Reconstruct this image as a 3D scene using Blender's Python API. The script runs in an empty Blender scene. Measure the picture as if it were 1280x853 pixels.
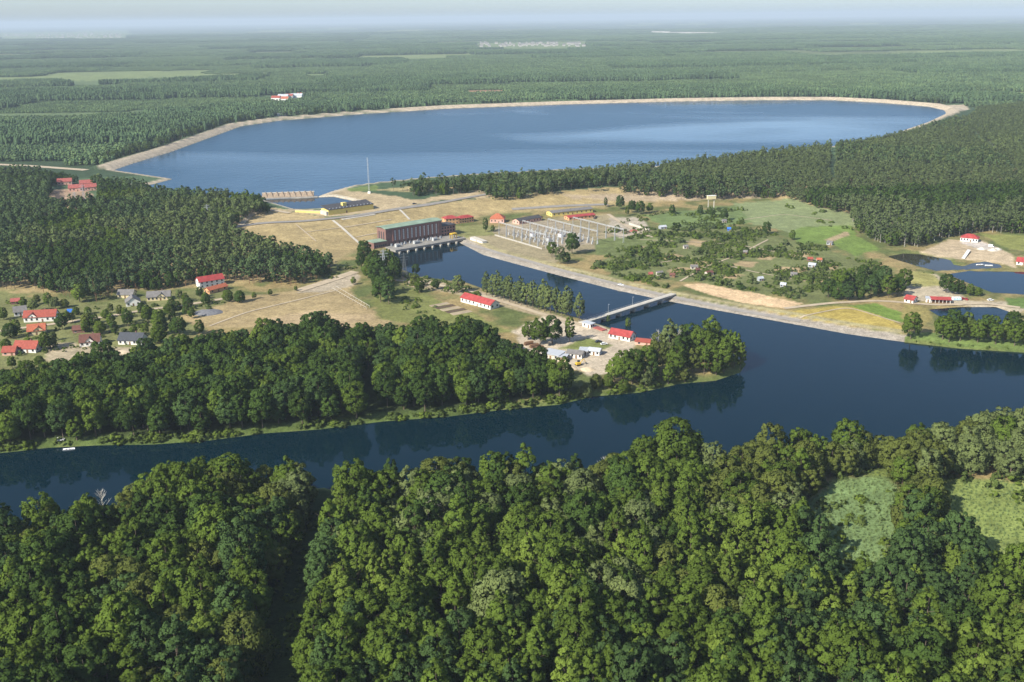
import bpy, math, random
import numpy as np
from mathutils import Vector, Matrix

# ------------------------------------------------------------------ camera, world, sun, exposure
random.seed(7)
rng = np.random.default_rng(7)
S = bpy.context.scene
COL = S.collection
CAM_H = 200.0
LOW, HIGH, RESZ = 3.2, 14.0, 12.5
FPX = 1244.44                      # focal length in photo pixels (photo 1280 x 853)
PITCH = math.radians(18.0)
ROLL = 0.0125
CR, SR = math.cos(ROLL), math.sin(ROLL)
fw = Vector((0, math.cos(PITCH), -math.sin(PITCH)))
rt = Vector((1, 0, 0))
up = Vector((0, math.sin(PITCH), math.cos(PITCH)))
cx = CR * rt - SR * up
cy = SR * rt + CR * up
cam_d = bpy.data.cameras.new('camera')
cam_d.lens = 35.0
cam_d.sensor_width = 36.0
cam_d.clip_start = 1.0
cam_d.clip_end = 300000.0
cam = bpy.data.objects.new('camera', cam_d)
m = Matrix((cx, cy, -fw)).transposed().to_4x4()
m.translation = Vector((0, 0, CAM_H))
cam.matrix_world = m
COL.objects.link(cam)
S.camera = cam

SUN_AZ = math.atan2(-0.77, -0.64)   # clockwise from +Y
SUN_EL = math.radians(37)
sun_dir = Vector((math.sin(SUN_AZ) * math.cos(SUN_EL), math.cos(SUN_AZ) * math.cos(SUN_EL), math.sin(SUN_EL)))
world = bpy.data.worlds.new("World")
S.world = world
world.use_nodes = True
wn = world.node_tree
sky = wn.nodes.new('ShaderNodeTexSky')
sky.sky_type = 'NISHITA'
sky.sun_disc = False
sky.sun_elevation = SUN_EL
sky.sun_rotation = SUN_AZ
sky.air_density = 0.7
sky.dust_density = 1.0
sky.ozone_density = 3.0
wn.nodes['Background'].inputs['Strength'].default_value = 0.13
wn.links.new(sky.outputs[0], wn.nodes['Background'].inputs['Color'])
sd = bpy.data.lights.new('sun', 'SUN')
sd.energy = 5.0
sd.angle = math.radians(0.5)
sd.color = (1.0, 0.95, 0.85)
sun = bpy.data.objects.new('sun', sd)
sun.rotation_euler = (-sun_dir).to_track_quat('-Z', 'Y').to_euler()
sun.location = (0, 0, 400)
COL.objects.link(sun)
S.view_settings.view_transform = 'Standard'
S.view_settings.look = 'None'
S.view_settings.exposure = 0.66
S.view_settings.gamma = 1.0
S.view_settings.use_curve_mapping = False
try:
    S.cycles.use_denoising = True
    S.cycles.max_bounces = 6
    S.cycles.diffuse_bounces = 2
    S.cycles.glossy_bounces = 2
    S.cycles.transmission_bounces = 2
    S.cycles.transparent_max_bounces = 6
    S.cycles.volume_bounces = 0
except Exception:
    pass
HAZE_DENSITY = 6.2e-5

# ------------------------------------------------------------------ pixel -> world
def rays(px, py):
    u = (np.asarray(px, float) - 640) / FPX
    v = (426.5 - np.asarray(py, float)) / FPX
    u2 = u * CR + v * SR
    v2 = -u * SR + v * CR
    c, s = math.cos(PITCH), math.sin(PITCH)
    return u2, c + v2 * s, -s + v2 * c


def P(px, py, z):
    dx, dy, dz = rays(px, py)
    t = (z - CAM_H) / dz
    return np.stack([dx * t, dy * t], -1)


def PP(pts, z):
    a = np.array(pts, float)
    return P(a[:, 0], a[:, 1], z)


def to_px(x, y, z):
    c, s = math.cos(PITCH), math.sin(PITCH)
    dz = z - CAM_H
    f = y * c - dz * s
    w = y * s + dz * c
    u2, v2 = x / f, w / f
    u = u2 * CR - v2 * SR
    v = u2 * SR + v2 * CR
    return 640 + u * FPX, 426.5 - v * FPX


# ------------------------------------------------------------------ signed distance + noise
def sdist(x, y, poly, cull=None):
    """negative inside; returns (sd, nearest edge)"""
    n = len(x)
    out = np.full(n, 1e6)
    idx = np.zeros(n, int)
    if cull is not None:
        lo, hi = poly.min(0) - cull, poly.max(0) + cull
        sel = np.nonzero((x > lo[0]) & (x < hi[0]) & (y > lo[1]) & (y < hi[1]))[0]
    else:
        sel = np.arange(n)
    if len(sel) == 0:
        return out, idx
    xs, ys = x[sel], y[sel]
    best = np.full(len(sel), 1e18)
    bi = np.zeros(len(sel), int)
    ins = np.zeros(len(sel), bool)
    m_ = len(poly)
    for i in range(m_):
        ax, ay = poly[i]
        bx, by = poly[(i + 1) % m_]
        ex, ey = bx - ax, by - ay
        t = np.clip(((xs - ax) * ex + (ys - ay) * ey) / max(ex * ex + ey * ey, 1e-9), 0, 1)
        d = (xs - ax - t * ex) ** 2 + (ys - ay - t * ey) ** 2
        k = d < best
        best = np.where(k, d, best)
        bi = np.where(k, i, bi)
        if ay != by:
            c = ((ay > ys) != (by > ys)) & (xs < (bx - ax) * (ys - ay) / (by - ay) + ax)
            ins ^= c
    d = np.sqrt(best)
    out[sel] = np.where(ins, -d, d)
    idx[sel] = bi
    return out, idx


def h2(ix, iy, seed=0):
    a = (ix.astype(np.int64) * 374761393 + iy.astype(np.int64) * 668265263 + seed * 1442695041) & 0xFFFFFFFF
    a = ((a ^ (a >> 13)) * 1274126177) & 0xFFFFFFFF
    return ((a ^ (a >> 16)) & 0xFFFF) / 65535.0


def vnoise(x, y, scale, seed=0):
    fx, fy = x / scale, y / scale
    ix, iy = np.floor(fx), np.floor(fy)
    tx, ty = fx - ix, fy - iy
    tx, ty = tx * tx * (3 - 2 * tx), ty * ty * (3 - 2 * ty)
    a, b = h2(ix, iy, seed), h2(ix + 1, iy, seed)
    c, d = h2(ix, iy + 1, seed), h2(ix + 1, iy + 1, seed)
    return (a * (1 - tx) + b * tx) * (1 - ty) + (c * (1 - tx) + d * tx) * ty


def fbm(x, y, scale, seed=0, o=3):
    s, w, t = 0, 1.0, 0
    for k in range(o):
        s = s + w * vnoise(x, y, scale / 2 ** k, seed + 17 * k)
        t += w
        w *= 0.55
    return s / t


def sstep(a, b, x):
    t = np.clip((x - a) / (b - a), 0, 1)
    return t * t * (3 - 2 * t)


# ------------------------------------------------------------------ outlines of water and of the slope
RIVER_PX = [(485, 317), (571, 302), (604, 319), (640, 329), (700, 345), (770, 363), (836, 377), (900, 389), (1000, 407),
            (1060, 418), (1130, 428), (1200, 436), (1280, 441), (1500, 458), (1700, 470), (1700, 500), (1500, 515), (1280, 531),
            (1215, 541), (1160, 548), (1100, 552), (1020, 555), (960, 566), (905, 586), (850, 592), (790, 594),
            (740, 604), (660, 612), (560, 616), (500, 622), (440, 630), (425, 616), (405, 610), (385, 612), (300, 608),
            (210, 610), (160, 640), (90, 665), (0, 672), (-150, 690), (-400, 720), (-400, 600), (-150, 577), (0, 567),
            (60, 560), (120, 557), (190, 556), (260, 551), (330, 542), (400, 537), (480, 527), (560, 521), (640, 511),
            (700, 506), (740, 496), (800, 491), (850, 480), (895, 476), (925, 466), (933, 455), (905, 438), (860, 432),
            (815, 428), (770, 413), (738, 403), (722, 398), (660, 378), (612, 364), (590, 356), (560, 352), (530, 348),
            (505, 338), (490, 328)]
RIVER = PP(RIVER_PX, 0.0)
PAVED = set(range(1, 10))
PONDS = [PP([(1108, 321), (1130, 317), (1150, 318), (1172, 322), (1188, 325), (1192, 331), (1205, 333), (1216, 329), (1232, 327),
             (1250, 331), (1253, 335), (1215, 337), (1170, 339), (1140, 331)], 2.2),
         PP([(1184, 343), (1210, 339), (1280, 340), (1420, 345), (1420, 372), (1280, 369), (1240, 366), (1215, 356)], 2.2),
         PP([(1160, 387), (1200, 384), (1245, 384), (1265, 391), (1273, 402), (1240, 408), (1180, 399)], 2.2)]
RES_PX = [(142, 213), (216, 224), (190, 231), (168, 233), (230, 248), (320, 251), (397, 246), (414, 240), (440, 233), (470, 229),
          (520, 224), (600, 218), (700, 213), (745, 211), (800, 211), (900, 198), (1000, 189), (1100, 175), (1133, 162),
          (1160, 153), (1183, 142), (1180, 138), (1160, 133.5), (1100, 128.5), (1040, 125.5), (950, 125.5), (850, 127),
          (700, 131), (560, 136), (450, 143), (350, 151), (302, 158), (272, 169), (217, 189), (162, 206)]
RES = PP(RES_PX, RESZ)
RES_CREST = np.array([1.2] * 5 + [1.2] + [2.0] * 12 + [6.0] * 17)
BASIN = PP([(331, 251), (368, 262), (406, 261), (424, 258), (449, 253), (417, 246), (393, 247)], RESZ)
TOE = np.vstack([PP([(-900, 420), (-300, 390), (0, 372), (250, 362), (400, 348), (440, 322), (480, 303), (560, 283), (620, 270),
                     (720, 264), (860, 252), (960, 248), (1060, 285), (1200, 290), (1280, 285), (1700, 290), (2600, 300)], 3.2),
                 [(90000, 3000), (90000, 90000), (-90000, 90000), (-90000, 600)]])
TOP = np.vstack([PP([(-900, 260), (-300, 245), (0, 236), (200, 262), (300, 274), (345, 280), (430, 273), (530, 255), (620, 246),
                     (760, 234), (900, 229), (960, 227), (1060, 222), (1280, 210), (1700, 205), (2600, 200)], HIGH),
                 [(90000, 3000), (90000, 90000), (-90000, 90000), (-90000, 1300)]])
HOLE = (-8.0, 8.0)


def height(x, y, info=None):
    x = np.asarray(x, float)
    y = np.asarray(y, float)
    near = y < 3600
    dt, _ = sdist(x, y, TOE)
    dp, _ = sdist(x, y, TOP)
    t = np.where(dp < 0, 1.0, np.where(dt > 0, 0.0, -dt / np.maximum(-dt + dp, 1e-6)))
    t = t * t * (3 - 2 * t) * 0.5 + t * 0.5
    h = LOW + (HIGH - LOW) * t
    h = h + 0.7 * (fbm(x, y, 60, 5) - 0.5) * (dp > 15)
    h = h + sstep(3200, 6500, y) * (fbm(x, y, 2300, 9) - 0.45) * 26
    # foreground bank gently higher
    sdr, ir = sdist(x, y, RIVER, 400)
    paved = np.isin(ir, list(PAVED))
    slope = np.where(paved, 0.26, 0.5)
    h = np.where(sdr < 300, np.minimum(h, np.where(sdr > 0, 0.0 + sdr * slope, np.maximum(sdr * 0.5, -4.0))), h)
    for p in PONDS:
        s_, _ = sdist(x, y, p, 60)
        h = np.where(s_ < 50, np.minimum(h, np.where(s_ > 0, 2.2 + s_ * 0.45, np.maximum(2.2 + s_ * 0.4, 0.3))), h)
    sr, ires = sdist(x, y, RES, 200)
    cr = RES_CREST[ires]
    wd = cr / 0.4
    crest = np.where(sr < 0, np.maximum(RESZ + sr * 0.4, RESZ - 5),
                     np.where(sr < wd, RESZ + sr * 0.4, np.where(sr < wd + 9, RESZ + cr, RESZ + cr - (sr - wd - 9) * 0.3)))
    h = np.where(sr < 0, crest, np.where(sr < wd + 9, crest, np.where(sr < 60, np.maximum(h, np.minimum(crest, RESZ + cr)), h)))
    sb, _ = sdist(x, y, BASIN, 60)
    h = np.where(sb < 30, np.where(sb < 0, np.maximum(RESZ + sb * 0.5, RESZ - 4), np.minimum(h, RESZ + sb * 0.55)), h)
    if info is not None:
        info.update(dt=dt, dp=dp, sdr=sdr, ir=ir, paved=paved, sr=sr, ires=ires, sb=sb)
    return h


def G(px, py):
    """point of the ground seen at photo pixel (px, py)"""
    dx, dy, dz = rays(px, py)
    t0, t1 = (31 - CAM_H) / dz, (-5 - CAM_H) / dz
    t = np.linspace(t0, t1, 500)
    z = CAM_H + dz * t
    hh = height(dx * t, dy * t)
    k = int(np.argmax(z <= hh))
    if k > 0:
        a = z[k - 1] - hh[k - 1]
        b = hh[k] - z[k]
        f = a / max(a + b, 1e-9)
        tt = t[k - 1] + (t[k] - t[k - 1]) * f
    else:
        tt = t[k]
    x, y = dx * tt, dy * tt
    return Vector((x, y, float(height(np.array([x]), np.array([y]))[0])))


def GP(pts):
    out = []
    for a, b in pts:
        if b < 0:
            continue
        out.append(tuple(G(a, b))[:2])
    return np.array(out)


def gz(x, y):
    return float(height(np.array([x]), np.array([y]))[0])


# ------------------------------------------------------------------ materials
MATS = {}


def mat(name, color=(0.5, 0.5, 0.5), rough=0.8, spec=0.3, noise=0.0, nscale=1.0, bump=0.0, metallic=0.0):
    if name in MATS:
        return MATS[name]
    m_ = bpy.data.materials.new(name)
    m_.use_nodes = True
    nt = m_.node_tree
    b = nt.nodes['Principled BSDF']
    b.inputs['Base Color'].default_value = (*color, 1)
    b.inputs['Roughness'].default_value = rough
    b.inputs['Specular IOR Level'].default_value = spec
    b.inputs['Metallic'].default_value = metallic
    if noise > 0:
        geo = nt.nodes.new('ShaderNodeNewGeometry')
        n = nt.nodes.new('ShaderNodeTexNoise')
        n.inputs['Scale'].default_value = nscale
        n.inputs['Detail'].default_value = 6
        nt.links.new(geo.outputs['Position'], n.inputs['Vector'])
        mr = nt.nodes.new('ShaderNodeMapRange')
        mr.inputs['From Min'].default_value = 0.25
        mr.inputs['From Max'].default_value = 0.75
        mr.inputs['To Min'].default_value = 1 - noise
        mr.inputs['To Max'].default_value = 1 + noise
        nt.links.new(n.outputs['Fac'], mr.inputs['Value'])
        mx = nt.nodes.new('ShaderNodeVectorMath')
        mx.operation = 'SCALE'
        mx.inputs[0].default_value = color
        nt.links.new(mr.outputs[0], mx.inputs['Scale'])
        nt.links.new(mx.outputs[0], b.inputs['Base Color'])
        if bump > 0:
            bp = nt.nodes.new('ShaderNodeBump')
            bp.inputs['Strength'].default_value = 0.6
            bp.inputs['Distance'].default_value = bump
            nt.links.new(n.outputs['Fac'], bp.inputs['Height'])
            nt.links.new(bp.outputs[0], b.inputs['Normal'])
    MATS[name] = m_
    return m_


def leaf_mat(name, color, trans=0.27, vary=0.33):
    if name in MATS:
        return MATS[name]
    m_ = bpy.data.materials.new(name)
    m_.use_nodes = True
    nt = m_.node_tree
    nt.nodes.remove(nt.nodes['Principled BSDF'])
    out = nt.nodes['Material Output']
    oi = nt.nodes.new('ShaderNodeObjectInfo')
    geo = nt.nodes.new('ShaderNodeNewGeometry')
    n = nt.nodes.new('ShaderNodeTexNoise')
    n.inputs['Scale'].default_value = 0.35
    n.inputs['Detail'].default_value = 3
    nt.links.new(geo.outputs['Position'], n.inputs['Vector'])
    ad = nt.nodes.new('ShaderNodeMath')
    ad.operation = 'ADD'
    nt.links.new(oi.outputs['Random'], ad.inputs[0])
    nt.links.new(n.outputs['Fac'], ad.inputs[1])
    mr = nt.nodes.new('ShaderNodeMapRange')
    mr.inputs['From Min'].default_value = 0.2
    mr.inputs['From Max'].default_value = 1.8
    mr.inputs['To Min'].default_value = 0.0
    mr.inputs['To Max'].default_value = 1.0
    nt.links.new(ad.outputs[0], mr.inputs['Value'])
    mix = nt.nodes.new('ShaderNodeMix')
    mix.data_type = 'RGBA'
    c = np.array(color)
    a = c * (1 - vary)
    b = np.clip(c * (1 + vary) * np.array([1.03, 1.0, 0.9]), 0, 1)
    mix.inputs[6].default_value = (*a, 1)
    mix.inputs[7].default_value = (*b, 1)
    nt.links.new(mr.outputs[0], mix.inputs[0])
    d = nt.nodes.new('ShaderNodeBsdfDiffuse')
    t = nt.nodes.new('ShaderNodeBsdfTranslucent')
    ms = nt.nodes.new('ShaderNodeMixShader')
    ms.inputs[0].default_value = trans
    nt.links.new(mix.outputs[2], d.inputs['Color'])
    nt.links.new(mix.outputs[2], t.inputs['Color'])
    nt.links.new(d.outputs[0], ms.inputs[1])
    nt.links.new(t.outputs[0], ms.inputs[2])
    nt.links.new(ms.outputs[0], out.inputs['Surface'])
    MATS[name] = m_
    return m_


def water_mat(name, base, rough, bump, scale, streak=False):
    m_ = bpy.data.materials.new(name)
    m_.use_nodes = True
    nt = m_.node_tree
    b = nt.nodes['Principled BSDF']
    b.inputs['Base Color'].default_value = (*base, 1)
    b.inputs['Roughness'].default_value = rough
    b.inputs['IOR'].default_value = 1.33
    b.inputs['Specular IOR Level'].default_value = 0.40 if streak else 0.22
    geo = nt.nodes.new('ShaderNodeNewGeometry')
    n = nt.nodes.new('ShaderNodeTexNoise')
    n.inputs['Scale'].default_value = scale
    n.inputs['Detail'].default_value = 3
    nt.links.new(geo.outputs['Position'], n.inputs['Vector'])
    bp = nt.nodes.new('ShaderNodeBump')
    bp.inputs['Strength'].default_value = 1.0
    bp.inputs['Distance'].default_value = bump
    nt.links.new(n.outputs['Fac'], bp.inputs['Height'])
    nt.links.new(bp.outputs[0], b.inputs['Normal'])
    if not streak:
        w2 = nt.nodes.new('ShaderNodeTexNoise')
        w2.inputs['Scale'].default_value = 0.011
        w2.inputs['Detail'].default_value = 4
        w2.inputs['Distortion'].default_value = 0.8
        nt.links.new(geo.outputs['Position'], w2.inputs['Vector'])
        q = nt.nodes.new('ShaderNodeMapRange')
        q.inputs['From Min'].default_value = 0.42
        q.inputs['From Max'].default_value = 0.68
        q.inputs['To Min'].default_value = rough * 0.6
        q.inputs['To Max'].default_value = rough + 0.10
        nt.links.new(w2.outputs['Fac'], q.inputs['Value'])
        nt.links.new(q.outputs[0], b.inputs['Roughness'])
        q2 = nt.nodes.new('ShaderNodeMapRange')
        q2.inputs['From Min'].default_value = 0.42
        q2.inputs['From Max'].default_value = 0.68
        q2.inputs['To Min'].default_value = bump * 0.5
        q2.inputs['To Max'].default_value = bump * 3.5
        nt.links.new(w2.outputs['Fac'], q2.inputs['Value'])
        nt.links.new(q2.outputs[0], bp.inputs['Distance'])
    if streak:
        mp = nt.nodes.new('ShaderNodeMapping')
        mp.inputs['Scale'].default_value = (0.0010, 0.0022, 1)
        mp.inputs['Rotation'].default_value = (0, 0, 0.35)
        nt.links.new(geo.outputs['Position'], mp.inputs['Vector'])
        n2 = nt.nodes.new('ShaderNodeTexNoise')
        n2.inputs['Scale'].default_value = 1.0
        n2.inputs['Detail'].default_value = 3
        n2.inputs['Distortion'].default_value = 1.2
        nt.links.new(mp.outputs[0], n2.inputs['Vector'])
        mr = nt.nodes.new('ShaderNodeMapRange')
        mr.inputs['From Min'].default_value = 0.46
        mr.inputs['From Max'].default_value = 0.66
        mr.inputs['To Min'].default_value = bump
        mr.inputs['To Max'].default_value = bump * 0.3
        nt.links.new(n2.outputs['Fac'], mr.inputs['Value'])
        nt.links.new(mr.outputs[0], bp.inputs['Distance'])
        m2 = nt.nodes.new('ShaderNodeMapRange')
        m2.inputs['From Min'].default_value = 0.46
        m2.inputs['From Max'].default_value = 0.68
        m2.inputs['To Min'].default_value = 0.30
        m2.inputs['To Max'].default_value = 0.12
        nt.links.new(n2.outputs['Fac'], m2.inputs['Value'])
        nt.links.new(m2.outputs[0], b.inputs['Roughness'])
    return m_


M = dict(
    white=mat('white_plaster', (0.72, 0.70, 0.64), noise=0.08, nscale=0.7),
    cream=mat('cream_plaster', (0.62, 0.52, 0.30), noise=0.08, nscale=0.7),
    yellow=mat('yellow_plaster', (0.66, 0.53, 0.16), noise=0.1, nscale=0.5),
    orange=mat('orange_plaster', (0.60, 0.33, 0.16), noise=0.1, nscale=0.5),
    pink=mat('pink_plaster', (0.58, 0.34, 0.26), noise=0.1, nscale=0.5),
    brick=mat('red_brick', (0.19, 0.105, 0.085), noise=0.22, nscale=0.35),
    brick_pale=mat('brown_brick', (0.27, 0.14, 0.11), noise=0.2, nscale=0.4),  # lighter brick tone of pilasters, cornice and right annex
    green_roof=mat('green_copper_roof', (0.21, 0.28, 0.20), noise=0.25, nscale=0.15),
    red=mat('red_roof_sheet', (0.32, 0.05, 0.045), rough=0.65, noise=0.3, nscale=0.4),
    tile=mat('red_roof_tile', (0.29, 0.068, 0.045), noise=0.25, nscale=0.8),
    tile_o=mat('orange_roof_tile', (0.37, 0.11, 0.055), noise=0.25, nscale=0.8),
    tile_d=mat('weathered_tile', (0.30, 0.085, 0.07), noise=0.3, nscale=0.6),
    brown=mat('brown_roof_tile', (0.13, 0.055, 0.04), noise=0.25, nscale=0.8),
    slate=mat('slate_roof', (0.055, 0.06, 0.07), noise=0.2, nscale=0.8),
    grey_roof=mat('grey_roof_felt', (0.16, 0.15, 0.14), noise=0.25, nscale=0.5),
    dark_roof=mat('dark_bitumen_roof', (0.06, 0.058, 0.06), noise=0.25, nscale=0.4),
    pale_roof=mat('pale_sheet_roof', (0.42, 0.44, 0.46), rough=0.5, noise=0.12, nscale=0.6),
    concrete=mat('concrete', (0.36, 0.34, 0.30), noise=0.2, nscale=0.35),
    pale_concrete=mat('pale_concrete', (0.50, 0.46, 0.38), noise=0.18, nscale=0.3),
    asphalt=mat('grey_road_surface', (0.24, 0.22, 0.19), noise=0.15, nscale=0.2),
    track=mat('sandy_track', (0.42, 0.34, 0.23), noise=0.2, nscale=0.2),
    glass=mat('dark_window_glass', (0.03, 0.035, 0.045), rough=0.12, spec=0.5),
    pane=mat('pale_window_glass', (0.50, 0.47, 0.44), rough=0.25, spec=0.5),
    wood=mat('brown_timber', (0.19, 0.11, 0.06), noise=0.3, nscale=1.2),
    steel=mat('galvanised_steel', (0.42, 0.43, 0.42), rough=0.55, noise=0.1, nscale=0.6),
    dsteel=mat('dark_steel', (0.12, 0.13, 0.13), rough=0.6, noise=0.1, nscale=0.6),
    grey=mat('grey_paint', (0.32, 0.34, 0.36), rough=0.5, noise=0.1, nscale=1),
    blue=mat('blue_sheet', (0.03, 0.14, 0.50), rough=0.5),
    lblue=mat('light_blue_paint', (0.35, 0.55, 0.66), rough=0.4),
    carwhite=mat('white_paint', (0.78, 0.78, 0.76), rough=0.3, spec=0.5),
    carred=mat('red_paint', (0.35, 0.03, 0.03), rough=0.3, spec=0.5),
    cardark=mat('dark_paint', (0.03, 0.035, 0.045), rough=0.3, spec=0.5),
    machine=mat('yellow_machine_paint', (0.62, 0.40, 0.04), rough=0.5),
    rubber=mat('black_rubber', (0.02, 0.02, 0.02)),
    porcelain=mat('brown_porcelain', (0.16, 0.08, 0.06), rough=0.3),
    soil=mat('dark_soil', (0.13, 0.095, 0.065), noise=0.3, nscale=0.8),
    bark=mat('grey_brown_bark', (0.13, 0.10, 0.07), noise=0.3, nscale=2),
    pine_bark=mat('reddish_pine_bark', (0.22, 0.12, 0.07), noise=0.3, nscale=1),
    pale_bark=mat('pale_bark', (0.42, 0.40, 0.35), noise=0.25, nscale=1.2),
    sand=mat('pale_sand', (0.52, 0.42, 0.28), noise=0.15, nscale=0.4, bump=0.3),
)
L = dict(
    mid=leaf_mat('leaf_mid_green', (0.090, 0.138, 0.024)),
    bright=leaf_mat('leaf_bright_green', (0.126, 0.180, 0.033)),
    dark=leaf_mat('leaf_dark_green', (0.054, 0.094, 0.022)),
    blue=leaf_mat('leaf_blue_green', (0.060, 0.104, 0.034)),
    pale=leaf_mat('leaf_pale_willow', (0.145, 0.185, 0.068), vary=0.22),
    olive=leaf_mat('leaf_olive', (0.112, 0.138, 0.034), vary=0.22),
    pine=leaf_mat('pine_needles', (0.076, 0.118, 0.047), trans=0.1),
    pineg=leaf_mat('grey_green_needles', (0.116, 0.155, 0.058), trans=0.15),
    aspen=leaf_mat('leaf_grey_green', (0.108, 0.145, 0.058), vary=0.25),
    far_dark=leaf_mat('far_pine_dark', (0.060, 0.102, 0.050), trans=0.1),
    far_mid=leaf_mat('far_pine', (0.082, 0.130, 0.060), trans=0.1),
    far_pale=leaf_mat('far_young_wood', (0.105, 0.156, 0.068), trans=0.1),
    bush=leaf_mat('leaf_bush', (0.100, 0.142, 0.040)),
)


# ------------------------------------------------------------------ mesh building
class MB:
    def __init__(self):
        self.v, self.f = [], []

    def add(self, vs, fs):
        o = len(self.v)
        self.v += [tuple(v) for v in vs]
        self.f += [tuple(i + o for i in f) for f in fs]
        return self

    def box(self, x0, x1, y0, y1, z0, z1):
        return self.add([(x0, y0, z0), (x1, y0, z0), (x1, y1, z0), (x0, y1, z0), (x0, y0, z1), (x1, y0, z1), (x1, y1, z1), (x0, y1, z1)],
                        [(0, 3, 2, 1), (4, 5, 6, 7), (0, 1, 5, 4), (1, 2, 6, 5), (2, 3, 7, 6), (3, 0, 4, 7)])

    def prism(self, prof, axis, a, b):
        """profile of (s, z) extruded along x (axis 'x': s is y) or y (axis 'y': s is x)"""
        n = len(prof)
        mk = (lambda s, z, w: (w, s, z)) if axis == 'x' else (lambda s, z, w: (s, w, z))
        vs = [mk(s, z, a) for s, z in prof] + [mk(s, z, b) for s, z in prof]
        fs = [tuple(range(n)), tuple(range(2 * n - 1, n - 1, -1))] + [(i, i + n, (i + 1) % n + n, (i + 1) % n) for i in range(n)]
        return self.add(vs, fs)

    def bar(self, p, q, r, n=4, r2=None):
        p, q = Vector(p), Vector(q)
        d = (q - p).normalized()
        a = d.orthogonal().normalized()
        b = d.cross(a)
        r2 = r if r2 is None else r2
        vs = [p + (a * math.cos(2 * math.pi * k / n) + b * math.sin(2 * math.pi * k / n)) * r for k in range(n)]
        vs += [q + (a * math.cos(2 * math.pi * k / n) + b * math.sin(2 * math.pi * k / n)) * r2 for k in range(n)]
        fs = [(k, (k + 1) % n, (k + 1) % n + n, k + n) for k in range(n)] + [tuple(range(n - 1, -1, -1)), tuple(range(n, 2 * n))]
        return self.add(vs, fs)

    def mesh(self, name, material):
        me = bpy.data.meshes.new(name)
        me.from_pydata(self.v, [], self.f)
        me.materials.append(material)
        import bmesh
        bm = bmesh.new()
        bm.from_mesh(me)
        bmesh.ops.recalc_face_normals(bm, faces=bm.faces)
        bm.to_mesh(me)
        bm.free()
        return me

    def build(self, name, material, parent=None):
        return link(name, self.mesh(name, material), parent)


def link(name, me, parent=None):
    o = bpy.data.objects.new(name, me)
    COL.objects.link(o)
    if parent is not None:
        o.parent = parent
    return o


def tag(o, label=None, cat=None, group=None, kind=None):
    if label:
        o['label'] = label
    if cat:
        o['category'] = cat
    if group:
        o['group'] = group
    if kind:
        o['kind'] = kind
    return o


def empty(name, loc, rz=0.0):
    o = bpy.data.objects.new(name, None)
    o.empty_display_size = 1
    COL.objects.link(o)
    o.location = loc
    o.rotation_euler = (0, 0, rz)
    return o


KIDS = {}


def copy_tree(o, loc, rz, scale=None):
    c = o.copy()
    COL.objects.link(c)
    c.location = loc
    c.rotation_euler = (0, 0, rz)
    if scale is not None:
        c.scale = scale
    for ch in list(o.children):
        d = ch.copy()
        COL.objects.link(d)
        d.parent = c
        for g in list(ch.children):
            e = g.copy()
            COL.objects.link(e)
            e.parent = d
    return c


# ------------------------------------------------------------------ ground sheet
LAYERS = []


def cover_layers():
    if not LAYERS:
        LAYERS.extend(make_layers())
    return LAYERS


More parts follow.
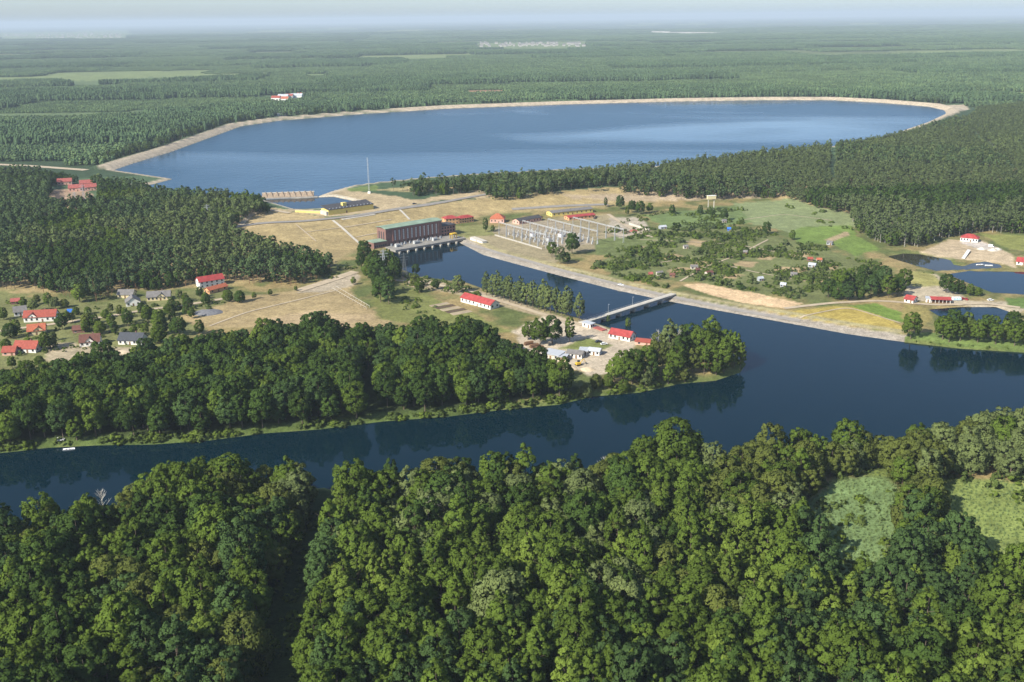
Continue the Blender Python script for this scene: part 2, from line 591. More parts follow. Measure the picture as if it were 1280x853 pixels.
def make_layers():
    """(polygon in world, colour, feather m, edge noise m)"""
    g = lambda pts, z=LOW: GP(pts) if max(b for a, b in pts) < 480 else PP(pts, z)
    Lr = []
    A = Lr.append
    grass, dry, tan = (0.085, 0.115, 0.030), (0.25, 0.19, 0.08), (0.34, 0.255, 0.125)
    # foreground wood floor and belt wood floor
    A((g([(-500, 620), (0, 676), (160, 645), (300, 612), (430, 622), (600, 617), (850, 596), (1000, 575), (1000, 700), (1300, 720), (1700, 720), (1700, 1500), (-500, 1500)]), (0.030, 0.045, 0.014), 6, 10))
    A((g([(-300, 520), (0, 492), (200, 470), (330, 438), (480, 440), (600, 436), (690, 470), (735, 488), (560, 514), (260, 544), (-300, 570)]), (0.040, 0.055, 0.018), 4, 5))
    # reeds and meadows in front
    A((g([(1005, 625), (1040, 600), (1100, 594), (1130, 610), (1120, 660), (1095, 740), (1040, 735), (1010, 660)]), (0.150, 0.215, 0.080), 4, 4))
    A((g([(1150, 600), (1400, 600), (1400, 730), (1230, 710), (1170, 660)]), (0.180, 0.220, 0.060), 5, 6))
    A((g([(1000, 560), (1160, 553), (1210, 570), (1160, 600), (1060, 590)]), (0.160, 0.200, 0.050), 5, 5))
    A((g([(400, 618), (432, 612), (428, 650), (405, 720), (385, 800), (375, 960), (300, 960), (325, 800), (352, 720), (385, 660)]), (0.04, 0.060, 0.018), 4, 3))
    # dry field and village
    A((g([(-200, 372), (0, 362), (130, 380), (250, 362), (330, 370), (300, 400), (200, 440), (90, 455), (-200, 480)]), (0.16, 0.165, 0.062), 6, 12))
    A((g([(60, 425), (100, 432), (180, 434), (170, 448), (60, 452)]), (0.34, 0.28, 0.18), 3, 5))
    A((g([(225, 395), (300, 372), (370, 362), (420, 345), (450, 350), (436, 362), (460, 385), (492, 402), (470, 414), (400, 416), (330, 408), (250, 412)]), (0.315, 0.24, 0.12), 4, 6))
    A((g([(330, 398), (400, 385), (455, 395), (430, 420), (350, 420)]), (0.36, 0.27, 0.15), 10, 12))
    A((g([(370, 366), (440, 338), (452, 345), (440, 358), (400, 366)]), (0.36, 0.30, 0.21), 3, 2))
    A((g([(460, 370), (520, 362), (560, 380), (600, 396), (640, 415), (600, 420), (520, 405), (480, 400)]), (0.155, 0.165, 0.050), 4, 6))
    A((g([(500, 345), (560, 355), (615, 368), (720, 402), (700, 402), (600, 376), (570, 368), (510, 358)]), (0.32, 0.26, 0.16), 3, 3))
    # yard by the bridge
    A((g([(640, 415), (680, 395), (740, 404), (800, 424), (790, 440), (770, 468), (735, 470), (700, 455), (660, 445)]), (0.43, 0.36, 0.26), 3, 4))
    A((g([(700, 436), (735, 422), (765, 432), (745, 440)]), (0.15, 0.17, 0.05), 3, 3))
    # right bank: yards, allotments, fields
    A((g([(575, 300), (620, 285), (660, 276), (760, 268), (800, 285), (760, 310), (700, 318), (690, 340), (640, 327)]), (0.27, 0.225, 0.13), 4, 4))
    A((g([(620, 290), (690, 310), (740, 305), (735, 290), (690, 276), (640, 276)]), (0.30, 0.25, 0.17), 3, 3))
    A((g([(560, 285), (612, 280), (618, 294), (575, 300)]), (0.19, 0.19, 0.07), 3, 3))
    A((g([(745, 335), (775, 300), (820, 290), (860, 280), (930, 285), (1000, 300), (1075, 322), (1100, 330), (1060, 345), (1030, 372), (1000, 376), (930, 362), (850, 350), (780, 352)]), (0.135, 0.150, 0.055), 5, 10))
    for bx, by, bw in ((838, 322, 16), (905, 318, 14), (880, 330, 18), (930, 330, 20), (985, 338, 22), (960, 322, 14), (1020, 350, 16), (850, 338, 12), (800, 312, 10), (1000, 318, 14), (915, 346, 14), (870, 304, 12), (900, 298, 10), (1040, 335, 12)):
        A((g([(bx - bw, by + 2), (bx - bw * .3, by - 4), (bx + bw, by - 2), (bx + bw * .4, by + 4)]), (0.33, 0.245, 0.13), 3, 5))
    A((g([(745, 300), (800, 290), (830, 292), (780, 320), (745, 320)]), (0.125, 0.150, 0.052), 3, 3))
    A((g([(760, 272), (800, 272), (815, 288), (775, 298), (760, 290)]), (0.36, 0.31, 0.23), 3, 4))
    A((g([(800, 270), (930, 256), (960, 275), (900, 285), (830, 285)]), (0.13, 0.175, 0.060), 4, 8))
    A((g([(918, 255), (985, 248), (1075, 270), (1070, 283), (1000, 293), (940, 280)]), (0.185, 0.215, 0.095), 4, 6))
    A((g([(985, 296), (1000, 284), (1062, 282), (1072, 296), (1100, 312), (1070, 320), (1040, 305), (1000, 306)]), (0.14, 0.200, 0.045), 3, 3))
    A((g([(1030, 300), (1058, 290), (1062, 294), (1040, 303)]), (0.34, 0.26, 0.15), 2, 2))
    A((g([(850, 356), (875, 354), (940, 366), (1006, 380), (980, 386), (930, 379), (895, 371)]), (0.56, 0.40, 0.23), 1.5, 1.5))
    A((g([(965, 392), (1040, 383), (1085, 385), (1130, 408), (1128, 416), (1060, 406), (1000, 398)]), (0.37, 0.285, 0.075), 3, 3))
    A((g([(1060, 382), (1095, 379), (1140, 396), (1128, 404), (1090, 392)]), (0.125, 0.185, 0.035), 2, 2))
    A((g([(1130, 380), (1160, 386), (1165, 400), (1150, 410), (1130, 398)]), (0.24, 0.20, 0.07), 3, 3))
    A((g([(1130, 345), (1170, 342), (1190, 362), (1210, 375), (1290, 378), (1280, 392), (1190, 381), (1130, 375)]), (0.38, 0.32, 0.22), 3, 3))
    A((g([(1135, 338), (1165, 342), (1180, 358), (1140, 358)]), (0.27, 0.25, 0.085), 4, 4))
    A((g([(1150, 316), (1185, 300), (1225, 300), (1265, 318), (1268, 334), (1250, 328), (1215, 325), (1185, 322)]), (0.42, 0.33, 0.21), 3, 3))
    A((g([(1198, 303), (1228, 303), (1252, 312), (1225, 312)]), (0.50, 0.44, 0.37), 2, 2))
    A((g([(1225, 292), (1300, 296), (1300, 315), (1262, 312)]), (0.20, 0.21, 0.06), 3, 4))
    A((g([(1130, 424), (1150, 415), (1290, 425), (1290, 438), (1200, 434)]), (0.12, 0.165, 0.045), 2, 3))
    A((g([(1255, 372), (1300, 374), (1300, 388), (1262, 384)]), (0.105, 0.16, 0.04), 3, 3))
    u = lambda pts: GP(pts) if min(b for a, b in pts) > 215 else PP(pts, HIGH)
    # plateau: open ground, far fields, sand
    A((u([(285, 285), (300, 266), (345, 262), (372, 266), (410, 272), (470, 266), (540, 252), (620, 246), (600, 238), (520, 250), (470, 242), (430, 236), (395, 250), (420, 262), (360, 262), (320, 258)]), (0.37, 0.29, 0.17), 3, 5))
    A((g([(300, 287), (306, 268), (330, 259), (372, 266), (412, 272), (415, 276), (330, 283)]), (0.36, 0.275, 0.14), 3, 4))
    A((u([(468, 238), (620, 222), (760, 212), (760, 218), (640, 230), (520, 240)]), (0.33, 0.27, 0.13), 3, 4))
    A((u([(430, 236), (470, 232), (470, 239), (440, 240)]), (0.13, 0.17, 0.05), 3, 3))
    A((u([(700, 245), (850, 236), (985, 242), (960, 247), (880, 250), (760, 252)]), (0.36, 0.28, 0.18), 4, 6))
    A((u([(60, 238), (100, 236), (115, 244), (110, 252), (65, 250)]), (0.33, 0.23, 0.15), 3, 5))
    A((u([(585, 113), (632, 113), (632, 119), (580, 119)]), (0.34, 0.19, 0.11), 10, 15))
    A((u([(-100, 143), (120, 140), (300, 136), (200, 143), (60, 150), (-100, 150)]), (0.105, 0.145, 0.06), 25, 70))
    A((u([(-100, 158), (120, 155), (125, 159), (-100, 164)]), (0.13, 0.165, 0.07), 20, 40))
    A((u([(120, 122), (190, 120), (195, 124), (120, 125)]), (0.30, 0.24, 0.12), 20, 30))
    A((u([(80, 102), (280, 94), (340, 96), (200, 105), (80, 108)]), (0.10, 0.14, 0.06), 40, 90))
    A((u([(375, 93), (412, 92), (414, 97), (378, 98)]), (0.15, 0.20, 0.08), 20, 30))
    A((u([(795, 54), (835, 54), (838, 57), (792, 58)]), (0.55, 0.45, 0.33), 40, 60))
    A((u([(812, 39), (920, 40.5), (918, 42.5), (812, 41)]), (0.60, 0.54, 0.44), 60, 90))
    A((u([(1150, 154), (1183, 141), (1184, 137), (1160, 132), (1205, 131), (1212, 136), (1190, 147)]), (0.42, 0.35, 0.25), 6, 5))
    A((u([(1215, 122), (1300, 112), (1300, 118), (1235, 124)]), (0.16, 0.20, 0.07), 15, 15))
    A((u([(0, 42), (160, 38), (160, 50), (0, 50)]), (0.14, 0.18, 0.07), 60, 100))
    A((u([(595, 53), (735, 51), (735, 62), (595, 62)]), (0.14, 0.18, 0.07), 60, 100))
    return Lr


FAR_OPEN = []


def parcel(x, y):
    """forest parcels: tree height factor and kind, as laid out in long blocks"""
    a = math.radians(7)
    u = x * math.cos(a) + y * math.sin(a)
    v = -x * math.sin(a) + y * math.cos(a)
    v = v + 60 * (vnoise(x, y, 900, 3) - 0.5)
    row = np.floor(v / 330.0)
    off = h2(row, row * 0 + 3, 5) * 700
    c = np.floor((u + off) / 620.0)
    return h2(c, row, 21), h2(c, row, 22)


def cover(x, y, z, info):
    n1 = fbm(x, y, 45, 1, 4)
    n2 = fbm(x, y, 14, 2, 3)
    grass = np.array((0.100, 0.120, 0.038))
    dry = np.array((0.27, 0.205, 0.09))
    k = sstep(0.40, 0.66, 0.55 * n1 + 0.45 * n2)[:, None]
    c = grass * (1 - k) + dry * k
    # slope between low ground and plateau: dry grass
    slope = sstep(0, 12, -info['dt']) * sstep(0, 1, (info['dp'] > 0).astype(float))
    band = np.array((0.325, 0.25, 0.12)) * (0.78 + 0.44 * n2[:, None])
    c = c * (1 - slope[:, None]) + band * slope[:, None]
    # plateau and beyond: woodland floor
    up_ = (info['dp'] < 0).astype(float)[:, None]
    r1, r2 = parcel(x, y)
    fl = np.array((0.055, 0.088, 0.042)) * (0.75 + 0.6 * r2[:, None]) * (0.8 + 0.4 * fbm(x, y, 300, 4)[:, None])
    op = np.array((0.105, 0.130, 0.050)) * (0.8 + 0.4 * n1[:, None])
    fl = np.where((r1 < 0.11)[:, None], op * np.where(r2 > 0.5, 1.5, 1.0)[:, None], fl)
    c = c * (1 - up_) + fl * up_
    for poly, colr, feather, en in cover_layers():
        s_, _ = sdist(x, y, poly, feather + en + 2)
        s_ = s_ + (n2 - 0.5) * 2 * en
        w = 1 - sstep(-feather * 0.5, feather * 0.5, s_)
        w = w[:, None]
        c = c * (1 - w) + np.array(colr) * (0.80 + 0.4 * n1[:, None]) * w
    # reservoir bank of sand and concrete, basin edges
    sr, cr = info['sr'], RES_CREST[info['ires']]
    wb = (sstep(-3, 0, sr) * (1 - sstep(cr / 0.4 + 3, cr / 0.4 + 9, sr)))[:, None]
    c = c * (1 - wb) + np.array((0.40, 0.33, 0.235)) * (0.85 + 0.3 * n2[:, None]) * wb
    wb = (sstep(-3, 0, info['sb']) * (1 - sstep(4, 7, info['sb'])))[:, None]
    c = c * (1 - wb) + np.array((0.42, 0.37, 0.28)) * wb
    # paved river bank, else a fringe of green
    sdr = info['sdr']
    wp = (info['paved'] * sstep(-4, -0.5, sdr) * (1 - sstep(8.0, 10, sdr)))[:, None]
    c = c * (1 - wp) + np.array((0.29, 0.255, 0.205)) * (0.85 + 0.3 * n2[:, None]) * wp
    wp = (info['paved'] * sstep(10, 12, sdr) * (1 - sstep(15, 19, sdr)))[:, None]
    c = c * (1 - wp) + np.array((0.31, 0.27, 0.14)) * (0.7 + 0.6 * n2[:, None]) * wp
    wf = ((~info['paved']) * sstep(-3, 0, sdr) * (1 - sstep(2, 7, sdr)))[:, None] * (y > 250)[:, None]
    c = c * (1 - wf * 0.85) + np.array((0.085, 0.120, 0.032)) * (0.7 + 0.6 * n2[:, None]) * wf * 0.85
    return np.clip(c, 0.005, 0.8)


def build_ground():
    inner = np.linspace(-28.6, 28.6, 780)
    az = np.radians(np.concatenate([np.arange(-180, -60, 10), np.arange(-60, -28.6, 2.0), inner, np.arange(30.0, 60, 2.0), np.arange(60, 180, 10)]))
    az = np.unique(np.round(az, 6))
    rows = np.concatenate([np.arange(1100, 860, -30), np.arange(860, 560, -4.0), np.arange(560, 480, -2.2), np.arange(480, 205, -1.45),
                           np.arange(205, 141, -1.3), np.arange(141, 121, -0.3), np.arange(121, 40, -1.6), np.arange(40, 27, -1.5)])
    dep = PITCH + np.arctan((rows - 426.5) / FPX)
    rad = np.concatenate([[8, 40, 70, 100], (CAM_H - 5) / np.tan(dep), [24000, 36000, 60000]])
    rad = np.unique(rad)
    na, nr = len(az), len(rad)
    AZ, RD = np.meshgrid(az, rad)
    x = (np.sin(AZ) * RD).ravel()
    y = (np.cos(AZ) * RD).ravel()
    info = {}
    z = height(x, y, info)
    c = cover(x, y, z, info)
    verts = np.stack([x, y, z], 1)
    i, j = np.meshgrid(np.arange(nr - 1), np.arange(na - 1), indexing='ij')
    q = np.stack([i * na + j, i * na + j + 1, (i + 1) * na + j + 1, (i + 1) * na + j], -1).reshape(-1, 4)[:, ::-1]
    wrap = np.stack([np.arange(nr - 1) * na + na - 1, np.arange(nr - 1) * na, (np.arange(nr - 1) + 1) * na, (np.arange(nr - 1) + 1) * na + na - 1], -1)[:, ::-1]
    q = np.vstack([q, wrap])
    me = bpy.data.meshes.new('ground')
    me.vertices.add(len(verts))
    me.vertices.foreach_set('co', verts.ravel())
    me.loops.add(q.size)
    me.polygons.add(len(q))
    me.loops.foreach_set('vertex_index', q.ravel().astype(np.int32))
    me.polygons.foreach_set('loop_start', np.arange(0, q.size, 4, dtype=np.int32))
    me.polygons.foreach_set('loop_total', np.full(len(q), 4, np.int32))
    me.polygons.foreach_set('use_smooth', np.ones(len(q), bool))
    at = me.color_attributes.new('cover', 'FLOAT_COLOR', 'POINT')
    at.data.foreach_set('color', np.concatenate([c, np.ones((len(c), 1))], 1).ravel())
    me.update()
    me.validate()
    m_ = bpy.data.materials.new('ground_cover')
    m_.use_nodes = True
    nt = m_.node_tree
    b = nt.nodes['Principled BSDF']
    b.inputs['Roughness'].default_value = 0.95
    b.inputs['Specular IOR Level'].default_value = 0.1
    at_ = nt.nodes.new('ShaderNodeAttribute')
    at_.attribute_name = 'cover'
    geo = nt.nodes.new('ShaderNodeNewGeometry')
    val = None
    for sc_, amt in ((0.55, 0.30), (0.12, 0.26), (2.2, 0.25)):
        n = nt.nodes.new('ShaderNodeTexNoise')
        n.inputs['Scale'].default_value = sc_
        n.inputs['Detail'].default_value = 5
        n.inputs['Roughness'].default_value = 0.65
        nt.links.new(geo.outputs['Position'], n.inputs['Vector'])
        mr = nt.nodes.new('ShaderNodeMapRange')
        mr.inputs['From Min'].default_value = 0.3
        mr.inputs['From Max'].default_value = 0.7
        mr.inputs['To Min'].default_value = 1 - amt
        mr.inputs['To Max'].default_value = 1 + amt
        nt.links.new(n.outputs['Fac'], mr.inputs['Value'])
        if val is None:
            val = mr.outputs[0]
            nfac = n.outputs['Fac']
        else:
            mu = nt.nodes.new('ShaderNodeMath')
            mu.operation = 'MULTIPLY'
            nt.links.new(val, mu.inputs[0])
            nt.links.new(mr.outputs[0], mu.inputs[1])
            val = mu.outputs[0]
    sc = nt.nodes.new('ShaderNodeVectorMath')
    sc.operation = 'SCALE'
    nt.links.new(at_.outputs['Color'], sc.inputs[0])
    nt.links.new(val, sc.inputs['Scale'])
    nt.links.new(sc.outputs[0], b.inputs['Base Color'])
    bp = nt.nodes.new('ShaderNodeBump')
    bp.inputs['Strength'].default_value = 0.7
    bp.inputs['Distance'].default_value = 0.5
    nt.links.new(nfac, bp.inputs['Height'])
    nt.links.new(bp.outputs[0], b.inputs['Normal'])
    me.materials.append(m_)
    o = link('ground', me)
    tag(o, 'wide ground of grass, dry fields and woodland floor around the river', kind='structure')


def sheet(name, poly, z, material, grow, label):
    n = len(poly)
    area = 0.5 * sum(poly[i][0] * poly[(i + 1) % n][1] - poly[(i + 1) % n][0] * poly[i][1] for i in range(n))
    sg = 1 if area > 0 else -1
    vs = []
    for i in range(n):
        a, b, c = poly[i - 1], poly[i], poly[(i + 1) % n]
        e1 = (b - a) / max(np.linalg.norm(b - a), 1e-6)
        e2 = (c - b) / max(np.linalg.norm(c - b), 1e-6)
        nn = np.array([e1[1] + e2[1], -(e1[0] + e2[0])]) * sg
        ln = np.linalg.norm(nn)
        nn = nn / ln if ln > 0.3 else np.array([0., 0.])
        p = b + nn * grow
        vs.append((p[0], p[1], z))
    me = bpy.data.meshes.new(name)
    me.from_pydata(vs, [], [tuple(range(n)) if sg > 0 else tuple(range(n - 1, -1, -1))])
    me.materials.append(material)
    return tag(link(name, me), label, kind='structure')


def ribbon(name, pts_px, width, material, label, dz=0.18, step=4.0, kind='structure'):
    pts = [G(*p) for p in pts_px]
    path = []
    for a, b in zip(pts[:-1], pts[1:]):
        k = max(1, int((b - a).length / step))
        for i in range(k):
            path.append(a.lerp(b, i / k))
    path.append(pts[-1])
    # smooth the corners
    for _ in range(6):
        path = [path[0]] + [(path[i - 1] + path[i] * 2 + path[i + 1]) / 4 for i in range(1, len(path) - 1)] + [path[-1]]
    xs, ys = [], []
    for i, p in enumerate(path):
        d = path[min(i + 1, len(path) - 1)] - path[max(i - 1, 0)]
        nrm = Vector((-d.y, d.x, 0)).normalized()
        for k in (-1, -0.33, 0.33, 1):
            q = p + nrm * (width / 2 * k)
            xs.append(q.x)
            ys.append(q.y)
    zs = height(np.array(xs), np.array(ys)) + dz
    vs = list(zip(xs, ys, zs))
    fs = [(4 * i + k, 4 * i + k + 1, 4 * i + k + 5, 4 * i + k + 4) for i in range(len(path) - 1) for k in range(3)]
    me = bpy.data.meshes.new(name)
    me.from_pydata(vs, [], [f[::-1] for f in fs])
    me.materials.append(material)
    return tag(link(name, me), label, kind=kind)


build_ground()
W_RIVER = water_mat('river_water', (0.0003, 0.011, 0.018), 0.03, 0.05, 0.12)
W_RES = water_mat('reservoir_water', (0.008, 0.048, 0.090), 0.2, 0.9, 0.09, streak=True)
W_MUD = water_mat('muddy_pond_water', (0.030, 0.030, 0.020), 0.03, 0.03, 0.2)
W_MUD.node_tree.nodes['Principled BSDF'].inputs['Specular IOR Level'].default_value = 0.2
sheet('river', RIVER, 0.0, W_RIVER, 2.0, 'calm dark blue river reflecting the trees')
sheet('reservoir_water', RES, RESZ, W_RES, 1.5, 'wide wind-streaked blue reservoir')
sheet('basin_water', BASIN, RESZ, W_RIVER, 1.0, 'small dark intake basin beside the reservoir')
for p in PONDS:
    sheet('pond_water', p, 2.2, W_MUD if p is PONDS[0] else W_RIVER, 1.0, 'fish pond among grassy dikes')

# roads and tracks
ribbon('road', [(-40, 204), (40, 208), (108, 213)], 12, M['track'], 'pale dike road at the left end of the reservoir', dz=0.35)
ribbon('road', [(240, 300), (285, 286), (320, 280), (380, 277), (440, 271), (500, 261), (560, 252), (610, 243)], 8, M['asphalt'], 'grey road along the top of the dry embankment', dz=0.5)
ribbon('road', [(300, 283), (315, 268), (335, 262), (362, 267)], 6, M['track'], 'pale track curling round the hilltop wood', dz=0.5)
ribbon('road', [(0, 414), (40, 409), (90, 402), (130, 397), (180, 388), (230, 382), (290, 372)], 4.5, M['track'], 'pale village road between the houses', dz=0.3)
ribbon('road', [(372, 364), (410, 352), (444, 340)], 9, M['track'], 'dusty road past the dry field', dz=0.3)
ribbon('road', [(480, 350), (530, 353), (580, 363), (630, 378), (690, 397), (735, 408), (770, 420)], 4.5, M['track'], 'sandy lane behind the row of slim trees', dz=0.3)
ribbon('road', [(580, 305), (620, 316), (700, 338), (780, 358), (845, 373), (920, 388), (1000, 402)], 3.5, M['asphalt'], 'concrete lane on top of the paved river bank', dz=0.3)
ribbon('road', [(760, 268), (775, 278), (800, 292), (815, 297)], 4, M['track'], 'pale road leaving the switchyard', dz=0.3)
ribbon('road', [(640, 262), (700, 258), (760, 256)], 6, M['asphalt'], 'grey road behind the long sheds', dz=0.4)
ribbon('road', [(980, 386), (1040, 379), (1100, 376), (1170, 382), (1230, 379), (1275, 385)], 4.5, M['track'], 'sandy lane leading to the pond pavilion', dz=0.3)
ribbon('path', [(262, 408), (310, 390), (370, 376), (425, 362)], 1.8, M['track'], 'worn track along the dry field', dz=0.25)
ribbon('path', [(850, 352), (880, 335), (925, 318), (960, 300)], 1.8, M['track'], 'allotment lane climbing to the meadow', dz=0.25)
ribbon('path', [(815, 330), (870, 322), (940, 340), (1010, 352)], 1.6, M['track'], 'allotment lane running across the plots', dz=0.25)
ribbon('path', [(800, 300), (850, 302), (920, 306), (985, 318), (1045, 330)], 1.6, M['track'], 'upper allotment lane', dz=0.25)
ribbon('path', [(930, 275), (980, 268), (1040, 276)], 1.4, M['track'], 'faint track over the pale meadow', dz=0.25)
ribbon('path', [(1000, 398), (1060, 384), (1125, 404)], 1.6, M['track'], 'pale track along the bright field edge', dz=0.25)
ribbon('path', [(416, 276), (432, 289), (455, 309)], 2.6, M['pale_concrete'], 'pale stair path down the dry embankment', dz=0.35)
ribbon('path', [(499, 262), (512, 275)], 2.4, M['pale_concrete'], 'short stair path above the powerhouse', dz=0.35)
ribbon('path', [(432, 284.6), (460, 280), (489, 275)], 1.6, M['track'], 'upper berm path across the dry slope', dz=0.35)
ribbon('path', [(445, 297), (458, 294), (471, 292)], 1.6, M['track'], 'lower berm path across the dry slope', dz=0.35)
ribbon('path', [(370, 281), (395, 302)], 1.3, M['track'], 'faint path down the left of the dry slope', dz=0.35)
ribbon('path', [(380, 291), (420, 286), (436, 283)], 1.2, M['track'], 'faint berm path left of the stairs', dz=0.35)

# ------------------------------------------------------------------ trees
def leaf_mesh(name, pos, nrm, size, material, aspect=1.0, jitter=0.25, smooth_n=None):
    n = len(pos)
    nrm = nrm / np.linalg.norm(nrm, axis=1, keepdims=True)
    r = rng.normal(size=(n, 3))
    a = np.cross(nrm, r)
    a /= np.linalg.norm(a, axis=1, keepdims=True)
    b = np.cross(nrm, a)
    s = size[:, None]
    k = [pos + a * s, pos + b * s * aspect * rng.uniform(0.6, 1, (n, 1)), pos - a * s * rng.uniform(0.7, 1.1, (n, 1)), pos - b * s * aspect]
    v = np.stack(k, 1) + rng.normal(size=(n, 4, 3)) * jitter * size[:, None, None]
    me = bpy.data.meshes.new(name)
    me.vertices.add(n * 4)
    me.vertices.foreach_set('co', v.reshape(-1))
    me.loops.add(n * 4)
    me.polygons.add(n)
    me.loops.foreach_set('vertex_index', np.arange(n * 4, dtype=np.int32))
    me.polygons.foreach_set('loop_start', np.arange(0, n * 4, 4, dtype=np.int32))
    me.polygons.foreach_set('loop_total', np.full(n, 4, np.int32))
    me.update()
    me.materials.append(material)
    if smooth_n is not None:
        me.polygons.foreach_set('use_smooth', np.ones(n, bool))
        sn = smooth_n / np.linalg.norm(smooth_n, axis=1, keepdims=True)
        me.normals_split_custom_set_from_vertices(np.repeat(sn, 4, axis=0).tolist())
    return me


def crown(name, shape, h, r, base, nl, per, leaf, material, fine=0.27):
    """a crown of many leaf clumps: lobes spread through an envelope, leaves on each lobe"""
    pos, nrm, sz, sn = [], [], [], []
    hz = (h - base)
    for _ in range(nl):
        while True:
            t = rng.uniform(0.02, 1.0)
            if shape == 'round':
                env = math.sqrt(max(0.0, 1 - (2 * t - 0.85) ** 2 / 1.45))
            elif shape == 'column':
                env = min(1.0, 0.55 + 1.6 * t) * (1 - 0.82 * (max(0, t - 0.40) / 0.60) ** 2.0)
            elif shape == 'broad':
                env = math.sqrt(max(0.0, 1 - (t * 1.0 - 0.30) ** 2 / 0.5))
            elif shape == 'pine':
                env = math.sqrt(max(0.0, 1 - (2 * t - 0.9) ** 2 / 1.3))
            elif shape == 'cone':
                env = 1.02 - t
            else:
                env = math.sqrt(max(0.0, 1 - (t * 1.15) ** 2 / 1.35))
            if rng.random() < env + 0.05:
                break
        ph = rng.uniform(0, 2 * math.pi)
        rr = env * r * rng.uniform(0.45, 0.92) ** 0.7
        lr = r * rng.uniform(fine * 0.78, fine * 1.5) * (0.65 + 0.35 * env)
        c = np.array([math.cos(ph) * rr, math.sin(ph) * rr, base + t * hz - lr * 0.35])
        out = np.array([math.cos(ph) * env, math.sin(ph) * env, (t - 0.35) * 1.3])
        d = rng.normal(size=(per, 3))
        d /= np.linalg.norm(d, axis=1, keepdims=True)
        d = d + out * 0.55 + np.array([0, 0, 0.35])
        d /= np.linalg.norm(d, axis=1, keepdims=True)
        p = c + d * lr * rng.uniform(0.72, 1.08, (per, 1)) * np.array([1, 1, 0.85])
        pos.append(p)
        sn.append(d * 0.70 + out / max(1e-3, np.linalg.norm(out)) * 0.55 + rng.normal(size=(per, 3)) * 0.22 + np.array([0, 0, 0.1]))
        nrm.append(d * 0.9 + rng.normal(size=(per, 3)) * 0.42 + np.array([0, 0, 0.12]))
        sz.append(leaf * rng.uniform(0.6, 1.25, per))
    return leaf_mesh(name, np.vstack(pos), np.vstack(nrm), np.concatenate(sz), material, smooth_n=np.vstack(sn))


def trunk_mesh(h, r, base, limbs, material, lean=0.0):
    b = MB()
    p0 = Vector((0, 0, -0.6))
    n = 5
    prev = p0
    for k in range(1, n + 1):
        t = k / n
        q = Vector((lean * t * t + random.uniform(-.15, .15), random.uniform(-.15, .15), h * 0.86 * t))
        b.bar(prev, q, r * (1 - 0.8 * (k - 1) / n), 6, r * (1 - 0.8 * k / n))
        prev = q
    for k in range(limbs):
        z = base * 0.8 + (h - base) * 0.55 * (k + 0.5) / limbs
        a = k * 2.4 + random.uniform(-.4, .4)
        ln = (h - base) * 0.30
        b.bar((0, 0, z), (math.cos(a) * ln, math.sin(a) * ln, z + ln * 0.7), r * 0.35, 4, r * 0.1)
    return b.mesh('trunk', material)


SHAPES = []     # (crown meshes by hue are made through object-level material slots)
BIG = {}


def make_big():
    spec = [('round', 17, 5.6, 4.2, 58, 52, 0.50), ('round', 19, 6.4, 5.0, 66, 52, 0.52), ('round', 15, 4.8, 3.6, 50, 52, 0.46),
            ('column', 20, 3.9, 3.0, 58, 46, 0.46), ('column', 18, 3.3, 2.6, 52, 44, 0.44), ('column', 21, 4.4, 3.4, 64, 46, 0.48),
            ('broad', 14, 6.6, 2.6, 76, 54, 0.44), ('broad', 17, 7.4, 3.4, 84, 54, 0.48), ('round', 21, 6.8, 6.0, 60, 54, 0.54),
            ('round', 18, 5.2, 5.0, 44, 48, 0.50)]
    for k, (s, h, r, b, nl, per, lf) in enumerate(spec):
        cm = crown('crown', s, h, r, b, int(nl * 1.6), per - 4, lf * 0.84, L['mid'], 0.205)
        tm = trunk_mesh(h, 0.38 if s != 'column' else 0.28, b, 5, M['bark'])
        SHAPES.append((s, h, r, cm, tm))


make_big()
SMALL = []


def make_small():
    for k in range(5):   # pines: open crown on a bare trunk
        h = rng.uniform(14, 18)
        r = rng.uniform(2.7, 3.6)
        SMALL.append(('pine', h, r, crown('crown', 'pine', h, r, h * 0.48, 17, 26, 0.62, L['pine']), trunk_mesh(h, 0.24, h * 0.5, 3, M['pine_bark'])))
    for k in range(4):   # slender broadleaf trees
        h = rng.uniform(15, 19)
        r = rng.uniform(2.8, 3.6)
        SMALL.append(('slender', h, r, crown('crown', 'round', h, r, h * 0.24, 26, 24, 0.58, L['aspen']), trunk_mesh(h, 0.2, h * 0.3, 3, M['pale_bark'])))
    for k in range(3):   # round middle-sized trees
        h = rng.uniform(11, 14)
        r = rng.uniform(3.2, 4.2)
        SMALL.append(('roundish', h, r, crown('crown', 'round', h, r, h * 0.16, 30, 26, 0.55, L['mid']), trunk_mesh(h, 0.26, h * 0.3, 3, M['bark'])))


make_small()
PINE_I, SLEN_I, RND_I = [0, 1, 2, 3, 4], [5, 6, 7, 8], [9, 10, 11]
BUSH = [crown('bush', 'dome', 3.0, 2.1, 0.0, 14, 30, 0.34, L['bush']), crown('bush', 'dome', 3.6, 1.8, 0.0, 12, 30, 0.32, L['bush']),
        crown('bush', 'dome', 2.4, 2.4, 0.0, 16, 28, 0.34, L['bush'])]


def set_mat(o, material):
    o.material_slots[0].link = 'OBJECT'
    o.material_slots[0].material = material


def put_tree(name, shape, x, y, z, s, sz, rz, material, label, group, cat='tree'):
    kind, h, r, cm, tm = shape
    e = empty(name, (x, y, z), rz)
    e.scale = (s, s, s * sz)
    c = link('crown', cm, e)
    set_mat(c, material)
    link('trunk', tm, e)
    return tag(e, label, cat, group)


